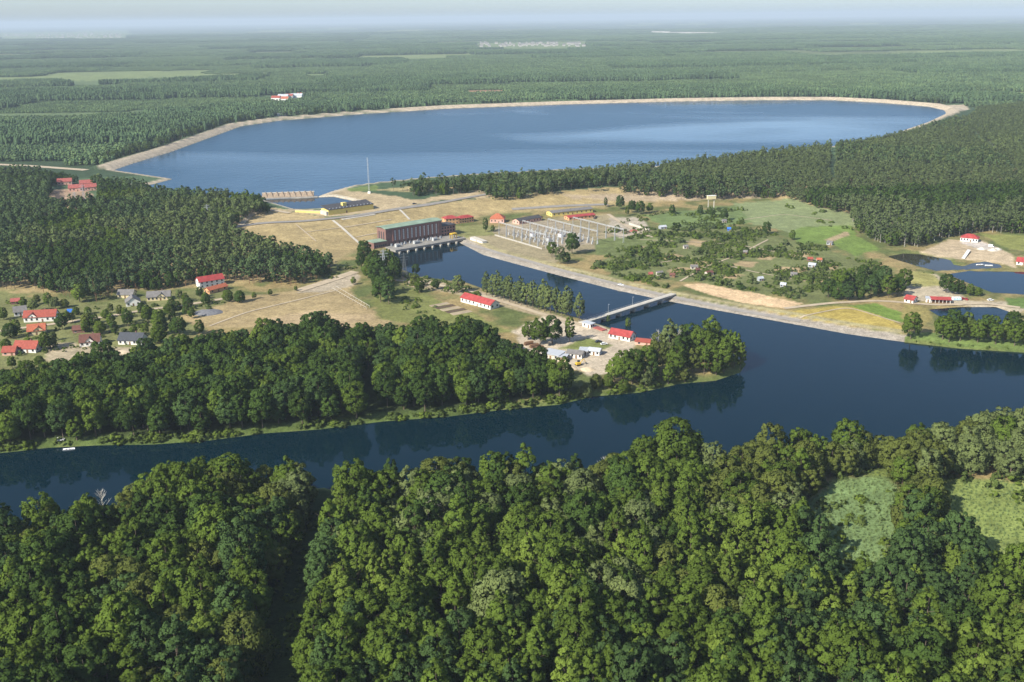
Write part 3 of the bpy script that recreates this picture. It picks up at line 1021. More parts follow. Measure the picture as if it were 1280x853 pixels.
def scatter(poly_px, z, spacing, jitter=0.42, world=None, excl=(), water=3.5):
    poly = PP(poly_px, z) if world is None else world
    lo, hi = poly.min(0), poly.max(0)
    gx, gy = np.meshgrid(np.arange(lo[0], hi[0], spacing), np.arange(lo[1], hi[1], spacing * 0.9))
    gx = gx + (np.arange(gx.shape[0])[:, None] % 2) * spacing * 0.5
    x = gx.ravel() + rng.uniform(-jitter, jitter, gx.size) * spacing
    y = gy.ravel() + rng.uniform(-jitter, jitter, gx.size) * spacing
    s_, _ = sdist(x, y, poly)
    k = s_ < 0
    for e in excl:
        d, _ = sdist(x, y, e, 5)
        k &= d > 0
    x, y = x[k], y[k]
    info = {}
    h = height(x, y, info)
    ok = (info['sdr'] > water) & (info['sr'] > 14) & (info['sb'] > 8)
    for p in PONDS:
        d, _ = sdist(x, y, p, 10)
        ok &= d > 2.0
    return x[ok], y[ok], h[ok]


PROTO = bpy.data.collections.new('tree_stock')     # never linked to the scene


def stock(name, me, material):
    o = bpy.data.objects.new(name, me)
    PROTO_CUR.objects.link(o)
    if material is not None:
        set_mat(o, material)
    return o


def join_meshes(name, parts):
    """crown and trunk in one stock mesh for woods that read as a mass"""
    import bmesh
    bm = bmesh.new()
    mats = []
    for me, mt in parts:
        n0 = len(bm.faces)
        bm.from_mesh(me)
        bm.faces.ensure_lookup_table()
        for f in bm.faces[n0:]:
            f.material_index = len(mats)
        mats.append(mt)
    out = bpy.data.meshes.new(name)
    bm.to_mesh(out)
    bm.free()
    for mt in mats:
        out.materials.append(mt)
    return out


def stuff(name, label, pts, rot, scl, idx, meshes):
    col = bpy.data.collections.new(name + '_stock')
    for k, me in enumerate(meshes):
        col.objects.link(bpy.data.objects.new('%s_stock_%02d' % (name, k), me))
    me = bpy.data.meshes.new(name)
    n = len(pts)
    me.vertices.add(n)
    me.vertices.foreach_set('co', np.asarray(pts, float).ravel())
    a = me.attributes.new('rz', 'FLOAT', 'POINT')
    a.data.foreach_set('value', np.asarray(rot, float))
    a = me.attributes.new('scl', 'FLOAT_VECTOR', 'POINT')
    a.data.foreach_set('vector', np.asarray(scl, float).ravel())
    a = me.attributes.new('pick', 'INT', 'POINT')
    a.data.foreach_set('value', np.asarray(idx, np.int32))
    me.update()
    o = link(name, me)
    ng = bpy.data.node_groups.new(name + '_nodes', 'GeometryNodeTree')
    ng.interface.new_socket('Geometry', in_out='INPUT', socket_type='NodeSocketGeometry')
    ng.interface.new_socket('Geometry', in_out='OUTPUT', socket_type='NodeSocketGeometry')
    gi = ng.nodes.new('NodeGroupInput')
    go = ng.nodes.new('NodeGroupOutput')
    ci = ng.nodes.new('GeometryNodeCollectionInfo')
    ci.inputs['Collection'].default_value = col
    ci.inputs['Separate Children'].default_value = True
    ci.inputs['Reset Children'].default_value = True
    ip = ng.nodes.new('GeometryNodeInstanceOnPoints')
    ip.inputs['Pick Instance'].default_value = True

    def na(nm, ty):
        q = ng.nodes.new('GeometryNodeInputNamedAttribute')
        q.data_type = ty
        q.inputs['Name'].default_value = nm
        return [s for s in q.outputs if s.enabled and s.name == 'Attribute'][0]
    cb = ng.nodes.new('ShaderNodeCombineXYZ')
    ng.links.new(na('rz', 'FLOAT'), cb.inputs[2])
    ng.links.new(gi.outputs[0], ip.inputs['Points'])
    ng.links.new(ci.outputs[0], ip.inputs['Instance'])
    ng.links.new(na('pick', 'INT'), ip.inputs['Instance Index'])
    ng.links.new(cb.outputs[0], ip.inputs['Rotation'])
    ng.links.new(na('scl', 'FLOAT_VECTOR'), ip.inputs['Scale'])
    ng.links.new(ip.outputs[0], go.inputs[0])
    md = o.modifiers.new('scatter', 'NODES')
    md.node_group = ng
    return tag(o, label, kind='stuff')


HUE_WORD = {'mid': 'mid green', 'bright': 'bright green', 'dark': 'dark green', 'blue': 'bluish green', 'pale': 'pale grey-green',
            'olive': 'olive green', 'pine': 'dark', 'pineg': 'grey-green', 'aspen': 'grey-green', 'bush': 'green'}
SHAPE_WORD = {'round': 'round-crowned', 'column': 'slim', 'broad': 'wide spreading'}
ALL_BIG = {}


def big_mesh(si, hue):
    k = (si, hue)
    if k not in ALL_BIG:
        s, h, r, cm, tm = SHAPES[si]
        ALL_BIG[k] = join_meshes('tree_%s_%d' % (hue, si), [(cm, L[hue]), (tm, M['bark'])])
    return ALL_BIG[k]


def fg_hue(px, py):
    """leaf colours by zone of the near wood: species, plus shade painted in at left"""
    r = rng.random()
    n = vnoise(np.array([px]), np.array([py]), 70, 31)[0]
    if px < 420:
        w = [('dark', .34), ('mid', .30), ('olive', .10), ('blue', .22), ('bright', .04)]  # darker mix: shade over the lower left put into the leaf colours
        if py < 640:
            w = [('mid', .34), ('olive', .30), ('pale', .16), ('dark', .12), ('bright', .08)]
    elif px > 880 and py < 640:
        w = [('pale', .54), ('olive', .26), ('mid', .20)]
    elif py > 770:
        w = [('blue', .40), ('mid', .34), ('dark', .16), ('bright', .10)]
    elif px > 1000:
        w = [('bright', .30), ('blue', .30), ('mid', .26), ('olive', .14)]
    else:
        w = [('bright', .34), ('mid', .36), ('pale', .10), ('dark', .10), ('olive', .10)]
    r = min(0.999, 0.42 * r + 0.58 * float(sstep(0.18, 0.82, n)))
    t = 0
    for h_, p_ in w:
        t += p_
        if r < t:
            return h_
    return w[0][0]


def where_fg(px, py):
    col = ['left edge', 'far left', 'left', 'left of the dark gap', 'right of the dark gap', 'left middle', 'exact middle', 'right middle', 'right', 'far right', 'right edge'][int(np.searchsorted([110, 220, 320, 400, 520, 640, 760, 880, 1010, 1150], px))]
    row = ('river edge' if py < 645 else 'second rows' if py < 700 else 'mid depth' if py < 760 else 'near rows' if py < 830 else 'nearest rows')
    return '%s of the near wood, %s' % (row, col)


def near_wood():
    F = [(-260, 690), (0, 680), (90, 672), (160, 648), (210, 616), (300, 612), (385, 618), (425, 622), (440, 634), (500, 626), (560, 622), (660, 618),
         (740, 610), (790, 600), (850, 598), (905, 594), (960, 576), (1010, 570), (1060, 578), (1110, 584), (1150, 572), (1215, 552), (1280, 540), (1560, 530),
         (1560, 1050), (-260, 1050)]
    ex = [PP([(396, 606), (436, 606), (426, 655), (406, 720), (392, 800), (384, 1150), (300, 1150), (322, 800), (351, 720), (381, 660)], LOW),
          PP([(1005, 628), (1040, 600), (1100, 594), (1134, 612), (1130, 650), (1118, 735), (1040, 740), (1003, 665)], LOW),
          PP([(1160, 602), (1280, 600), (1420, 605), (1420, 735), (1250, 728), (1175, 680)], LOW)]
    x, y, z = scatter(F, LOW, 7.7, excl=ex, water=2.5)
    px, py = to_px(x, y, z + 11)
    pb = to_px(x, y, z)
    d = np.hypot(x, y)
    inv = (px > -15) & (px < 1295) & (py < 868)
    order = np.argsort(np.where(inv, d, 1e9))
    chosen = set(order[:300].tolist())
    pts, rot, scl, pick, meshes, mid = [], [], [], [], [], {}
    for i in range(len(x)):
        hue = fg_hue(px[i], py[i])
        if hue in ('pale', 'olive'):
            si = int(rng.choice([6, 7, 0, 2, 9]))
        elif hue in ('bright',):
            si = int(rng.choice([3, 4, 5, 3, 5, 0, 2]))
        else:
            si = int(rng.choice([0, 1, 8, 2, 3, 5, 9]))
        s = 0.60 + 0.42 * rng.random() + 0.26 * float(vnoise(px[i:i + 1], py[i:i + 1], 55, 33)[0]) + (0.18 if rng.random() < 0.08 else 0)
        if pb[1][i] < 600 and px[i] > 940:
            s *= 0.92
        if abs(px[i] - 240) < 150 and pb[1][i] < 660:
            s *= 1.05
        sz = rng.uniform(0.92, 1.12)
        rz = rng.uniform(0, 6.28)
        if i in chosen:
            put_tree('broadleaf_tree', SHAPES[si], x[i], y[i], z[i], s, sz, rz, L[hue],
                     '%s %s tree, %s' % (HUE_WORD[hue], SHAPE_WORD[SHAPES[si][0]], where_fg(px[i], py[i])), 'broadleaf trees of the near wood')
        else:
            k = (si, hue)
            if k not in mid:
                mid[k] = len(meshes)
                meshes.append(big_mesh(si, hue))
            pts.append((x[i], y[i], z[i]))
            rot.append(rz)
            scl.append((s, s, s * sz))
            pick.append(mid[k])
    stuff('near_woodland', 'rest of the broadleaf wood on the near bank', pts, rot, scl, pick, meshes)
    # understorey closes the floor between trunks
    x, y, z = scatter(F, LOW, 5.2, excl=ex, water=1.0)
    k = rng.random(len(x)) < 0.42
    x, y, z = x[k], y[k], z[k]
    n = len(x)
    s = rng.uniform(0.7, 1.6, n)
    stuff('undergrowth', 'shrubby undergrowth below the near wood', np.stack([x, y, z], 1), rng.uniform(0, 6.28, n),
          np.stack([s, s, s * rng.uniform(0.8, 1.5, n)], 1), rng.integers(0, 3, n), BUSH)
    print('near wood', len(chosen), len(pts))


def belt_wood():
    B = [(-260, 520), (-60, 500), (0, 490), (100, 478), (170, 466), (250, 452), (330, 436), (400, 428), (440, 434), (480, 434), (560, 428), (600, 434), (640, 458), (675, 479), (700, 489),
         (724, 496), (700, 502), (640, 511), (560, 522), (480, 529), (400, 539), (330, 545), (260, 553), (120, 558), (40, 560), (-260, 566)]
    ex = [PP([(446, 505), (468, 440), (484, 438), (470, 524), (448, 526)], LOW), PP([(0, 530), (8, 505), (-20, 500), (-20, 540)], LOW)]
    x, y, z = scatter(B, LOW, 8.0, excl=ex, water=3.5)
    px, py = to_px(x, y, z + 10)
    inv = (px > -10)
    order = np.argsort(np.where(inv, np.hypot(x, y), 1e9))
    chosen = set(order[:min(300, int(inv.sum()))].tolist())
    pts, rot, scl, pick, meshes, mid = [], [], [], [], [], {}
    for i in range(len(x)):
        hue = rng.choice(['dark', 'blue', 'mid', 'bright'], p=[.46, .24, .25, .05])
        si = int(rng.choice([0, 1, 2, 8, 9, 8]))
        s = rng.uniform(0.80, 1.10)
        rz = rng.uniform(0, 6.28)
        sz = rng.uniform(0.9, 1.1)
        if i in chosen:
            c = ['left end', 'far left', 'left', 'left of middle', 'middle', 'right of middle', 'right', 'far right', 'right end'][int(np.searchsorted([70, 150, 230, 310, 390, 470, 550, 630], px[i]))]
            info = {}
            height(np.array([x[i]]), np.array([y[i]]), info)
            q = info['sdr'][0]
            r_ = 'by the water' if q < 16 else 'second row back' if q < 30 else 'mid depth' if q < 60 else 'on the inland side'
            put_tree('riverside_tree', SHAPES[si], x[i], y[i], z[i], s, sz, rz, L[hue],
                     '%s tree in the belt across the river, %s, %s' % (HUE_WORD[hue], c, r_), 'trees of the dark belt across the river')
        else:
            k = (si, hue)
            if k not in mid:
                mid[k] = len(meshes)
                meshes.append(big_mesh(si, hue))
            pts.append((x[i], y[i], z[i])); rot.append(rz); scl.append((s, s, s * sz)); pick.append(mid[k])
    if pts:
        stuff('riverside_woodland', 'rest of the dark wood across the river', pts, rot, scl, pick, meshes)
    print('belt', len(chosen), len(pts))
    # peninsula: bigger mixed trees, one by one
    lst = [(768, 477, 0, .85, 'bright'), (790, 480, 8, .85, 'mid'), (778, 478, 1, .9, 'mid'), (808, 470, 1, .9, 'mid'), (806, 481, 6, .75, 'pale'), (824, 450, 9, 1.0, 'olive'),
           (822, 465, 0, 1.05, 'olive'), (836, 452, 5, 1.15, 'pale'), (845, 470, 1, .95, 'mid'), (852, 455, 0, 1.05, 'dark'), (862, 446, 8, .95, 'dark'), (866, 466, 2, .9, 'olive'),
           (878, 452, 8, 1.1, 'mid'), (888, 444, 5, 1.25, 'bright'), (898, 455, 0, 1.0, 'mid'), (880, 468, 3, .8, 'mid'), (905, 466, 5, 1.05, 'mid'), (918, 458, 3, 1.05, 'mid'),
           (925, 462, 4, .95, 'bright'), (895, 469, 2, .8, 'mid'), (835, 480, 2, .75, 'mid'), (760, 484, 6, .5, 'bright'), (733, 497, 6, .55, 'pale'), (815, 478, 2, .85, 'dark'),
           (794, 474, 8, .8, 'dark'), (848, 440, 9, .95, 'pale'), (872, 440, 9, .9, 'pale'), (856, 478, 2, .6, 'olive'), (780, 490, 6, .5, 'mid'), (745, 486, 6, .55, 'olive'),
           (908, 448, 1, .95, 'mid'), (890, 460, 0, .95, 'mid'), (915, 449, 0, .85, 'mid')]
    for i, (a, b, si, s, hue) in enumerate(lst):
        p = G(a, b)
        put_tree('peninsula_tree', SHAPES[si], p.x, p.y, max(p.z, 0.1), s, rng.uniform(.95, 1.1), rng.uniform(0, 6.28), L[hue],
                 '%s %s tree on the wooded point, %s' % (HUE_WORD[hue], SHAPE_WORD[SHAPES[si][0]], ('landward end' if a < 800 else 'inner third' if a < 832 else 'middle' if a < 860 else 'outer third' if a < 895 else 'at its tip') + (', river side' if b > 464 else ', channel side' if b < 450 else ', centre')),
                 'trees of the wooded point by the footbridge')


def lone(lst, name, group):
    for a, b, si, s, hue, lab in lst:
        p = G(a, b)
        put_tree(name, SHAPES[si], p.x, p.y, p.z, s, rng.uniform(.95, 1.08), rng.uniform(0, 6.28), L[hue], lab, group)


def lone_trees():
    lone([(675, 432, 0, 1.0, 'mid', 'leafy tree shading the yard, left of a pair'), (690, 430, 1, .95, 'dark', 'dark leafy tree shading the yard, right of a pair'),
          (712, 428, 4, .95, 'bright', 'slim bright tree by the yard lane'), (660, 425, 2, .8, 'mid', 'smaller leafy tree at the yard edge beside the dark belt'),
          (760, 408, 4, .5, 'bright', 'small bright tree at the waterside below the footbridge'), (785, 414, 4, .6, 'bright', 'bright slim tree behind the red-roofed lodge'),
          (573, 366, 2, .92, 'pale', 'pale round tree beside the long red-roofed barn'), (525, 366, 2, .75, 'mid', 'round tree on the channel bank below the pylon'),
          (545, 362, 2, .55, 'dark', 'small dark tree on the channel bank'), (518, 360, 2, .65, 'olive', 'olive tree on the channel bank by the pylon'),
          (715, 318, 1, .95, 'dark', 'big dark round tree at the corner of the switchyard'), (690, 322, 9, .80, 'mid', 'leafy tree left of the big dark one by the switchyard'),
          (700, 330, 9, .82, 'pale', 'pale thin tree on the bank below the switchyard'), (708, 330, 2, .7, 'dark', 'dark small tree behind the pale one on the bank'),
          (607, 290, 4, .80, 'dark', 'dark pointed tree in front of the office building'), (616, 290, 2, .42, 'mid', 'small tree beside the dark pointed tree'),
          (1138, 424, 1, .88, 'mid', 'lone round tree at the river bend on the right'),
          (757, 259, 4, .6, 'dark', 'small dark tree by the road behind the long sheds'),
          (775, 262, 0, .85, 'blue', 'dark tree left end of the clump behind the sheds'), (790, 266, 0, .8, 'dark', 'dark tree in the middle of the clump behind the sheds'),
          (800, 268, 1, .75, 'dark', 'wide dark tree right in the clump behind the sheds'), (784, 270, 4, .65, 'bright', 'bright green tree in the clump behind the sheds'),
          (812, 266, 2, .7, 'mid', 'leafy tree right of the clump behind the sheds'), (840, 268, 2, .65, 'dark', 'dark tree alone in the scrubby meadow'),
          (890, 272, 2, .65, 'dark', 'dark tree under the white platform'), (905, 276, 0, .72, 'dark', 'dark round tree right of the white platform'), (875, 268, 2, .6, 'blue', 'bluish tree left of the white platform'),
          (958, 293, 0, .7, 'dark', 'dark round tree at the middle of the allotments'), (990, 300, 2, .6, 'mid', 'leafy tree at the right of the allotments'),
          (300, 378, 6, .62, 'dark', 'wide dark tree on the edge of the dry field'), (285, 377, 6, .6, 'mid', 'wide tree next to the red-roofed house'),
          (318, 374, 2, .35, 'mid', 'tiny tree on the dry field edge'), (338, 370, 2, .35, 'mid', 'small dense tree on the dry field edge'), (370, 364, 2, .28, 'mid', 'smallest tree on the dry field edge'),
          (442, 356, 2, .42, 'bright', 'small bright tree beside the dusty road'), (100, 378, 2, .95, 'bright', 'vivid green round tree at the foot of the pine hill'),
          (78, 412, 2, .8, 'dark', 'dark tree between the village houses'), (85, 405, 4, .6, 'mid', 'slim tree in the village gardens'), (120, 412, 2, .7, 'dark', 'dark tree behind the brown-roofed house'),
          (108, 416, 2, .6, 'mid', 'leafy tree behind the brown-roofed house'), (140, 410, 2, .65, 'mid', 'leafy tree on the village lane'), (160, 408, 2, .7, 'dark', 'dark tree behind the slate-roofed house'),
          (185, 404, 0, .7, 'mid', 'leafy tree right of the slate-roofed house'), (200, 412, 1, .72, 'mid', 'wide leafy tree at the right end of the village'), (200, 430, 0, .8, 'mid', 'leafy tree closing the village on the right'),
          (225, 420, 0, .75, 'dark', 'dark tree between village and dry field'), (250, 418, 2, .65, 'mid', 'leafy tree in rough grass by the dry field'), (58, 438, 2, .75, 'mid', 'leafy tree right of the low red house'),
          (66, 434, 2, .6, 'pale', 'pale tree between red house and brown house'), (5, 400, 2, .6, 'mid', 'leafy tree at the left edge of the village'), (30, 385, 2, .55, 'mid', 'leafy tree behind the grey-roofed house'),
          (240, 398, 2, .5, 'mid', 'leafy tree beside the village lane end'), (185, 450, 2, .8, 'dark', 'dark tree below the village'), (215, 385, 2, .55, 'mid', 'leafy tree beside the grey trio of houses'),
          (250, 372, 2, .55, 'dark', 'dark tree in front of the red house on the hill foot'), (232, 378, 2, .5, 'mid', 'small leafy tree left of the red house drive'),
          (150, 395, 2, .5, 'olive', 'olive garden tree below the grey houses'), (168, 420, 2, .5, 'mid', 'young tree beside the slate-roofed house'), (400, 418, 9, .75, 'dark', 'ragged tree standing clear at the dry field corner'),
          (520, 344, 0, .55, 'dark', 'dark tree at the tailrace edge')], 'leafy_tree', 'single leafy trees among houses, yards and fields')
    # wooded knoll in front of the powerhouse
    kn = [(452, 336), (462, 338), (470, 340), (478, 345), (486, 340), (495, 345), (460, 348), (472, 352), (482, 356), (470, 362), (478, 370), (488, 366), (476, 378), (486, 380), (466, 354), (494, 352), (490, 334), (456, 328)]
    for i, (a, b) in enumerate(kn):
        p = G(a, b)
        si = [0, 2, 1, 9, 3][i % 5]
        hue = ['dark', 'mid', 'dark', 'blue', 'dark'][i % 5]
        put_tree('clump_tree', SHAPES[si], p.x, p.y, p.z, rng.uniform(.78, 1.02), 1.0, rng.uniform(0, 6.28), L[hue],
                 '%s tree in the clump below the powerhouse, %s' % (HUE_WORD[hue], 'upper end' if b < 345 else 'middle' if b < 362 else 'lower end'), 'trees in the clump below the powerhouse')
    # dark round clump right of the sand field
    kn = [(1035, 372), (1048, 374), (1060, 376), (1075, 375), (1050, 364), (1062, 360), (1075, 362), (1088, 372), (1098, 370), (1110, 372), (1122, 370), (1090, 360), (1105, 358), (1120, 360), (1130, 362), (1078, 352), (1095, 350)]
    for i, (a, b) in enumerate(kn):
        p = G(a, b)
        si = [0, 6, 1, 2, 8][i % 5]
        hue = ['dark', 'dark', 'blue', 'dark', 'mid'][i % 5]
        put_tree('clump_tree', SHAPES[si], p.x, p.y, p.z, rng.uniform(.68, .88), 1.0, rng.uniform(0, 6.28), L[hue],
                 '%s tree in the round clump right of the sand field, %s part' % (HUE_WORD[hue], 'left' if a < 1060 else 'middle' if a < 1095 else 'right'), 'trees in the round clump by the sand field')
    kn = [(1182, 366), (1192, 368), (1200, 368), (1212, 370), (1222, 370)]
    for i, (a, b) in enumerate(kn):
        p = G(a, b)
        put_tree('clump_tree', SHAPES[[0, 2, 2, 2, 6][i]], p.x, p.y, p.z, [.85, .8, .7, .6, .45][i], 1.0, i * 1.3, L[['dark', 'dark', 'dark', 'mid', 'mid'][i]],
                 ['tallest dark tree behind the pond pavilion', 'dark tree second from left behind the pavilion', 'dark tree beside the light blue caravan', 'leafy tree above the red cars', 'low leafy tree at the right end by the pond'][i], 'trees between the pavilion and the pond')
    kn = [(1178, 424), (1190, 420), (1200, 426), (1212, 422), (1222, 428), (1232, 424), (1244, 430), (1256, 426), (1268, 432), (1280, 430), (1186, 428), (1208, 416), (1240, 418), (1264, 420), (1290, 424), (1175, 418)]
    for i, (a, b) in enumerate(kn):
        p = G(a, b)
        si = [0, 1, 9, 2][i % 4]
        hue = ['mid', 'dark', 'mid', 'bright'][i % 4]
        put_tree('dike_tree', SHAPES[si], p.x, p.y, p.z, rng.uniform(.68, .92), 1.0, rng.uniform(0, 6.28), L[hue],
                 '%s tree on the dike between river and small pond, %s' % (HUE_WORD[hue], 'left end' if a < 1200 else 'middle' if a < 1245 else 'right end'), 'trees on the dike at the right edge')
    # the row of slim trees on the channel
    n = 17
    for k in range(n):
        t = k / (n - 1)
        a, b = 608 + (724 - 608) * t, 370 + (401.5 - 370) * t
        if k == n - 2:
            continue
        p = G(a, b)
        put_tree('poplar_tree', SHAPES[[3, 4, 5, 9][k % 4]], p.x, p.y, p.z, rng.uniform(.84, 1.02), 1.12, k * 1.7, L['aspen' if k % 3 == 0 else 'pale'],
                 ('%s slim tree in the row on the channel bank' % (['first', 'second', 'third', 'fourth', 'fifth', 'sixth', 'seventh', 'eighth', 'ninth', 'tenth', 'eleventh', 'twelfth', 'thirteenth', 'fourteenth', 'fifteenth', 'sixteenth', 'last'][k])) + ' counted from the barn',
                 'row of slim trees along the channel')


def hill_woods():
    HILL = np.vstack([GP([(-420, 392), (-200, 376), (0, 362), (40, 362), (60, 367), (125, 380), (146, 366), (229, 361), (247, 355), (290, 353), (311, 355), (360, 358), (393, 353)]),
                      GP([(417, 338), (400, 328), (350, 318), (310, 306)]),
                      GP([(288, 294), (300, 279), (337, 266), (325, 254), (270, 250), (200, 243), (165, 238), (130, 232), (100, 228), (40, 221), (0, 217), (-300, 209)])])
    ex = [GP([(60, 264), (64, 236), (72, 229), (110, 228), (126, 238), (122, 258)]), PP([(283, 292), (290, 284), (310, 276), (312, 282), (296, 292)], HIGH)]
    x, y, z = scatter(None, 0, 6.0, world=HILL, excl=ex)
    px, py = to_px(x, y, z + 8)
    hue = vnoise(x, y, 60, 41)
    broad = (fbm(x, y, 70, 43) > 0.56) | (rng.random(len(x)) < 0.06)
    inv = px > -8
    order = np.argsort(np.where(inv, np.hypot(x, y), 1e9))
    chosen = set(order[:300].tolist())
    meshes = [join_meshes('wood_%d' % i, [(SMALL[i][3], L['pine'] if i < 5 else L['mid'] if i > 8 else L['aspen']), (SMALL[i][4], M['bark'])]) for i in range(12)]
    meshes += [join_meshes('woodg_%d' % i, [(SMALL[i][3], L['pineg']), (SMALL[i][4], M['bark'])]) for i in PINE_I]
    meshes += [join_meshes('woodd_%d' % i, [(SMALL[i][3], L['dark']), (SMALL[i][4], M['bark'])]) for i in RND_I]
    global WOOD
    WOOD = meshes
    pts, rot, scl, pick = [], [], [], []
    for i in range(len(x)):
        s = rng.uniform(0.66, 1.02)
        rz = rng.uniform(0, 6.28)
        if broad[i]:
            si = int(rng.choice(RND_I)); h_ = 'dark' if hue[i] < 0.6 else 'mid'
            k = 17 + (si - 9) if h_ == 'dark' else si
            nm, gp = 'hillside_tree', 'broadleaf trees on the wooded hill'
        else:
            si = int(rng.choice(PINE_I)); h_ = 'pine' if hue[i] < 0.55 else 'pineg'
            k = si if h_ == 'pine' else 12 + si
            nm, gp = 'pine_tree', 'pines on the wooded hill'
        if i in chosen:
            c = ['at the photo edge', 'behind the long red roof', 'behind the vivid green tree', 'left of the grey houses', 'behind the grey houses', 'right of the grey houses', 'left of the red house', 'behind the red house', 'right of the red house', 'above the rail fence side', 'above the dry field', 'at the dusty road'][int(np.searchsorted([30, 70, 110, 145, 185, 220, 248, 285, 315, 345, 375], px[i]))]
            r_ = 'front edge' if py[i] > 335 else 'second ranks' if py[i] > 318 else 'higher up'
            put_tree(nm, SMALL[si], x[i], y[i], z[i], s, 1.0, rz, L[h_], '%s %s on the wooded hill %s, %s' % (HUE_WORD[h_], 'pine' if nm == 'pine_tree' else 'round tree', c, r_), gp)
        else:
            pts.append((x[i], y[i], z[i])); rot.append(rz); scl.append((s, s, s * rng.uniform(.9, 1.1))); pick.append(k)
    stuff('hill_forest', 'mixed pine forest covering the hill on the left', pts, rot, scl, pick, meshes)
    print('hill', len(pts))
    # plateau strip and right-hand forest
    FR = np.vstack([GP([(470, 240), (513, 240), (516, 247), (600, 241), (606, 246), (623, 253), (664, 248), (700, 242), (767, 239), (790, 246), (843, 248)]),
                    GP([(900, 251), (944, 248), (980, 248)]),
                    GP([(1012, 258), (1063, 270), (1071, 290), (1089, 300), (1115, 310), (1151, 309), (1174, 300), (1200, 295), (1223, 291), (1280, 293), (1600, 302)]),
                    PP([(1700, 122), (1300, 130), (1222, 139), (1212, 150), (1160, 163), (1100, 178), (1000, 192), (900, 201), (800, 214), (750, 216), (700, 219), (640, 226), (600, 230),
                        (560, 233), (525, 235), (515, 238)], HIGH)])
    ex = [GP([(690, 240), (740, 235), (800, 233), (800, 237), (745, 239), (695, 244)]), GP([(480, 233), (600, 222), (760, 213), (760, 216), (640, 227), (520, 236)])]
    x, y, z = scatter(None, 0, 6.2, world=FR, excl=ex)
    px, py = to_px(x, y, z + 8)
    a_ = math.radians(-18)
    u_, v_ = x * math.cos(a_) + y * math.sin(a_) + 14 * fbm(x, y, 90, 52), -x * math.sin(a_) + y * math.cos(a_) + 14 * fbm(x, y, 90, 53)
    ride = (((u_ % 210) < 8) | ((v_ % 150) < 8)) & (z > HIGH - 1.0)
    x, y, z, px, py, u_, v_ = [q[~ride] for q in (x, y, z, px, py, u_, v_)]
    dist = np.hypot(x, y)
    r1 = 0.30 + 0.36 * h2(np.floor(u_ / 210), np.floor(v_ / 150), 55) + 0.10 * (fbm(x, y, 60, 51) - 0.5)
    low_part = y < 1150
    inv = (px < 1290) & (px > 0)
    order = np.argsort(np.where(inv, dist, 1e9))
    chosen = set(order[:260].tolist())
    pts, rot, scl, pick = [], [], [], []
    band = np.array([(1010, 240), (1290, 232), (1290, 255), (1180, 262), (1080, 250), (1010, 252)], float)
    bsd, _ = sdist(px, py, band)
    for i in range(len(x)):
        wide = 1.0
        s = rng.uniform(0.68, 1.02)
        rz = rng.uniform(0, 6.28)
        if bsd[i] < 0:
            k = int(rng.choice([17, 18, 19])); s *= 1.3
        elif py[i] > 250 and px[i] > 1000:
            k = int(rng.choice([5, 6, 7, 8, 5, 6, 9, 17, 10])); s *= 1.05
        elif px[i] < 980 and dist[i] < 1180:
            k = int(rng.choice([0, 1, 2, 17, 18, 5, 6, 11]))
        else:
            if r1[i] > 0.50:
                k = int(rng.choice([5, 6, 7, 8, 12, 13])); s *= 0.72; wide = 1.3
            elif r1[i] > 0.42:
                k = int(rng.choice([12, 13, 14, 15, 16, 5])); s *= 0.82
            else:
                k = int(rng.choice([0, 1, 2, 3, 12, 14])); s *= 0.92
        if i in chosen:
            si = k if k < 12 else (k - 12 if k < 17 else k - 17 + 9)
            h_ = 'pine' if k < 5 else 'aspen' if k < 9 else 'mid' if k < 12 else 'pineg' if k < 17 else 'dark'
            c = ['at the pale meadow', 'beside the green field', 'right of the green field', 'left of the dark pond', 'above the dark pond', 'left of the red house', 'behind the red house', 'right of the red house', 'at the right edge'][int(np.searchsorted([1050, 1075, 1098, 1122, 1155, 1185, 1215, 1245], px[i]))]
            r_ = 'front row' if py[i] > 278 else 'second ranks' if py[i] > 262 else 'farther back'
            put_tree('woodland_tree', SMALL[si], x[i], y[i], z[i], s, 1.0, rz, L[h_], '%s tall tree in the right-hand wood %s, %s' % (HUE_WORD[h_], c, r_), 'trees of the right-hand wood')
        else:
            pts.append((x[i], y[i], z[i])); rot.append(rz); scl.append((s * wide, s * wide, s * rng.uniform(.85, 1.15))); pick.append(k)
    stuff('plateau_forest', 'forest between the reservoir and the ponds', pts, rot, scl, pick, WOOD)
    print('plateau', len(pts))


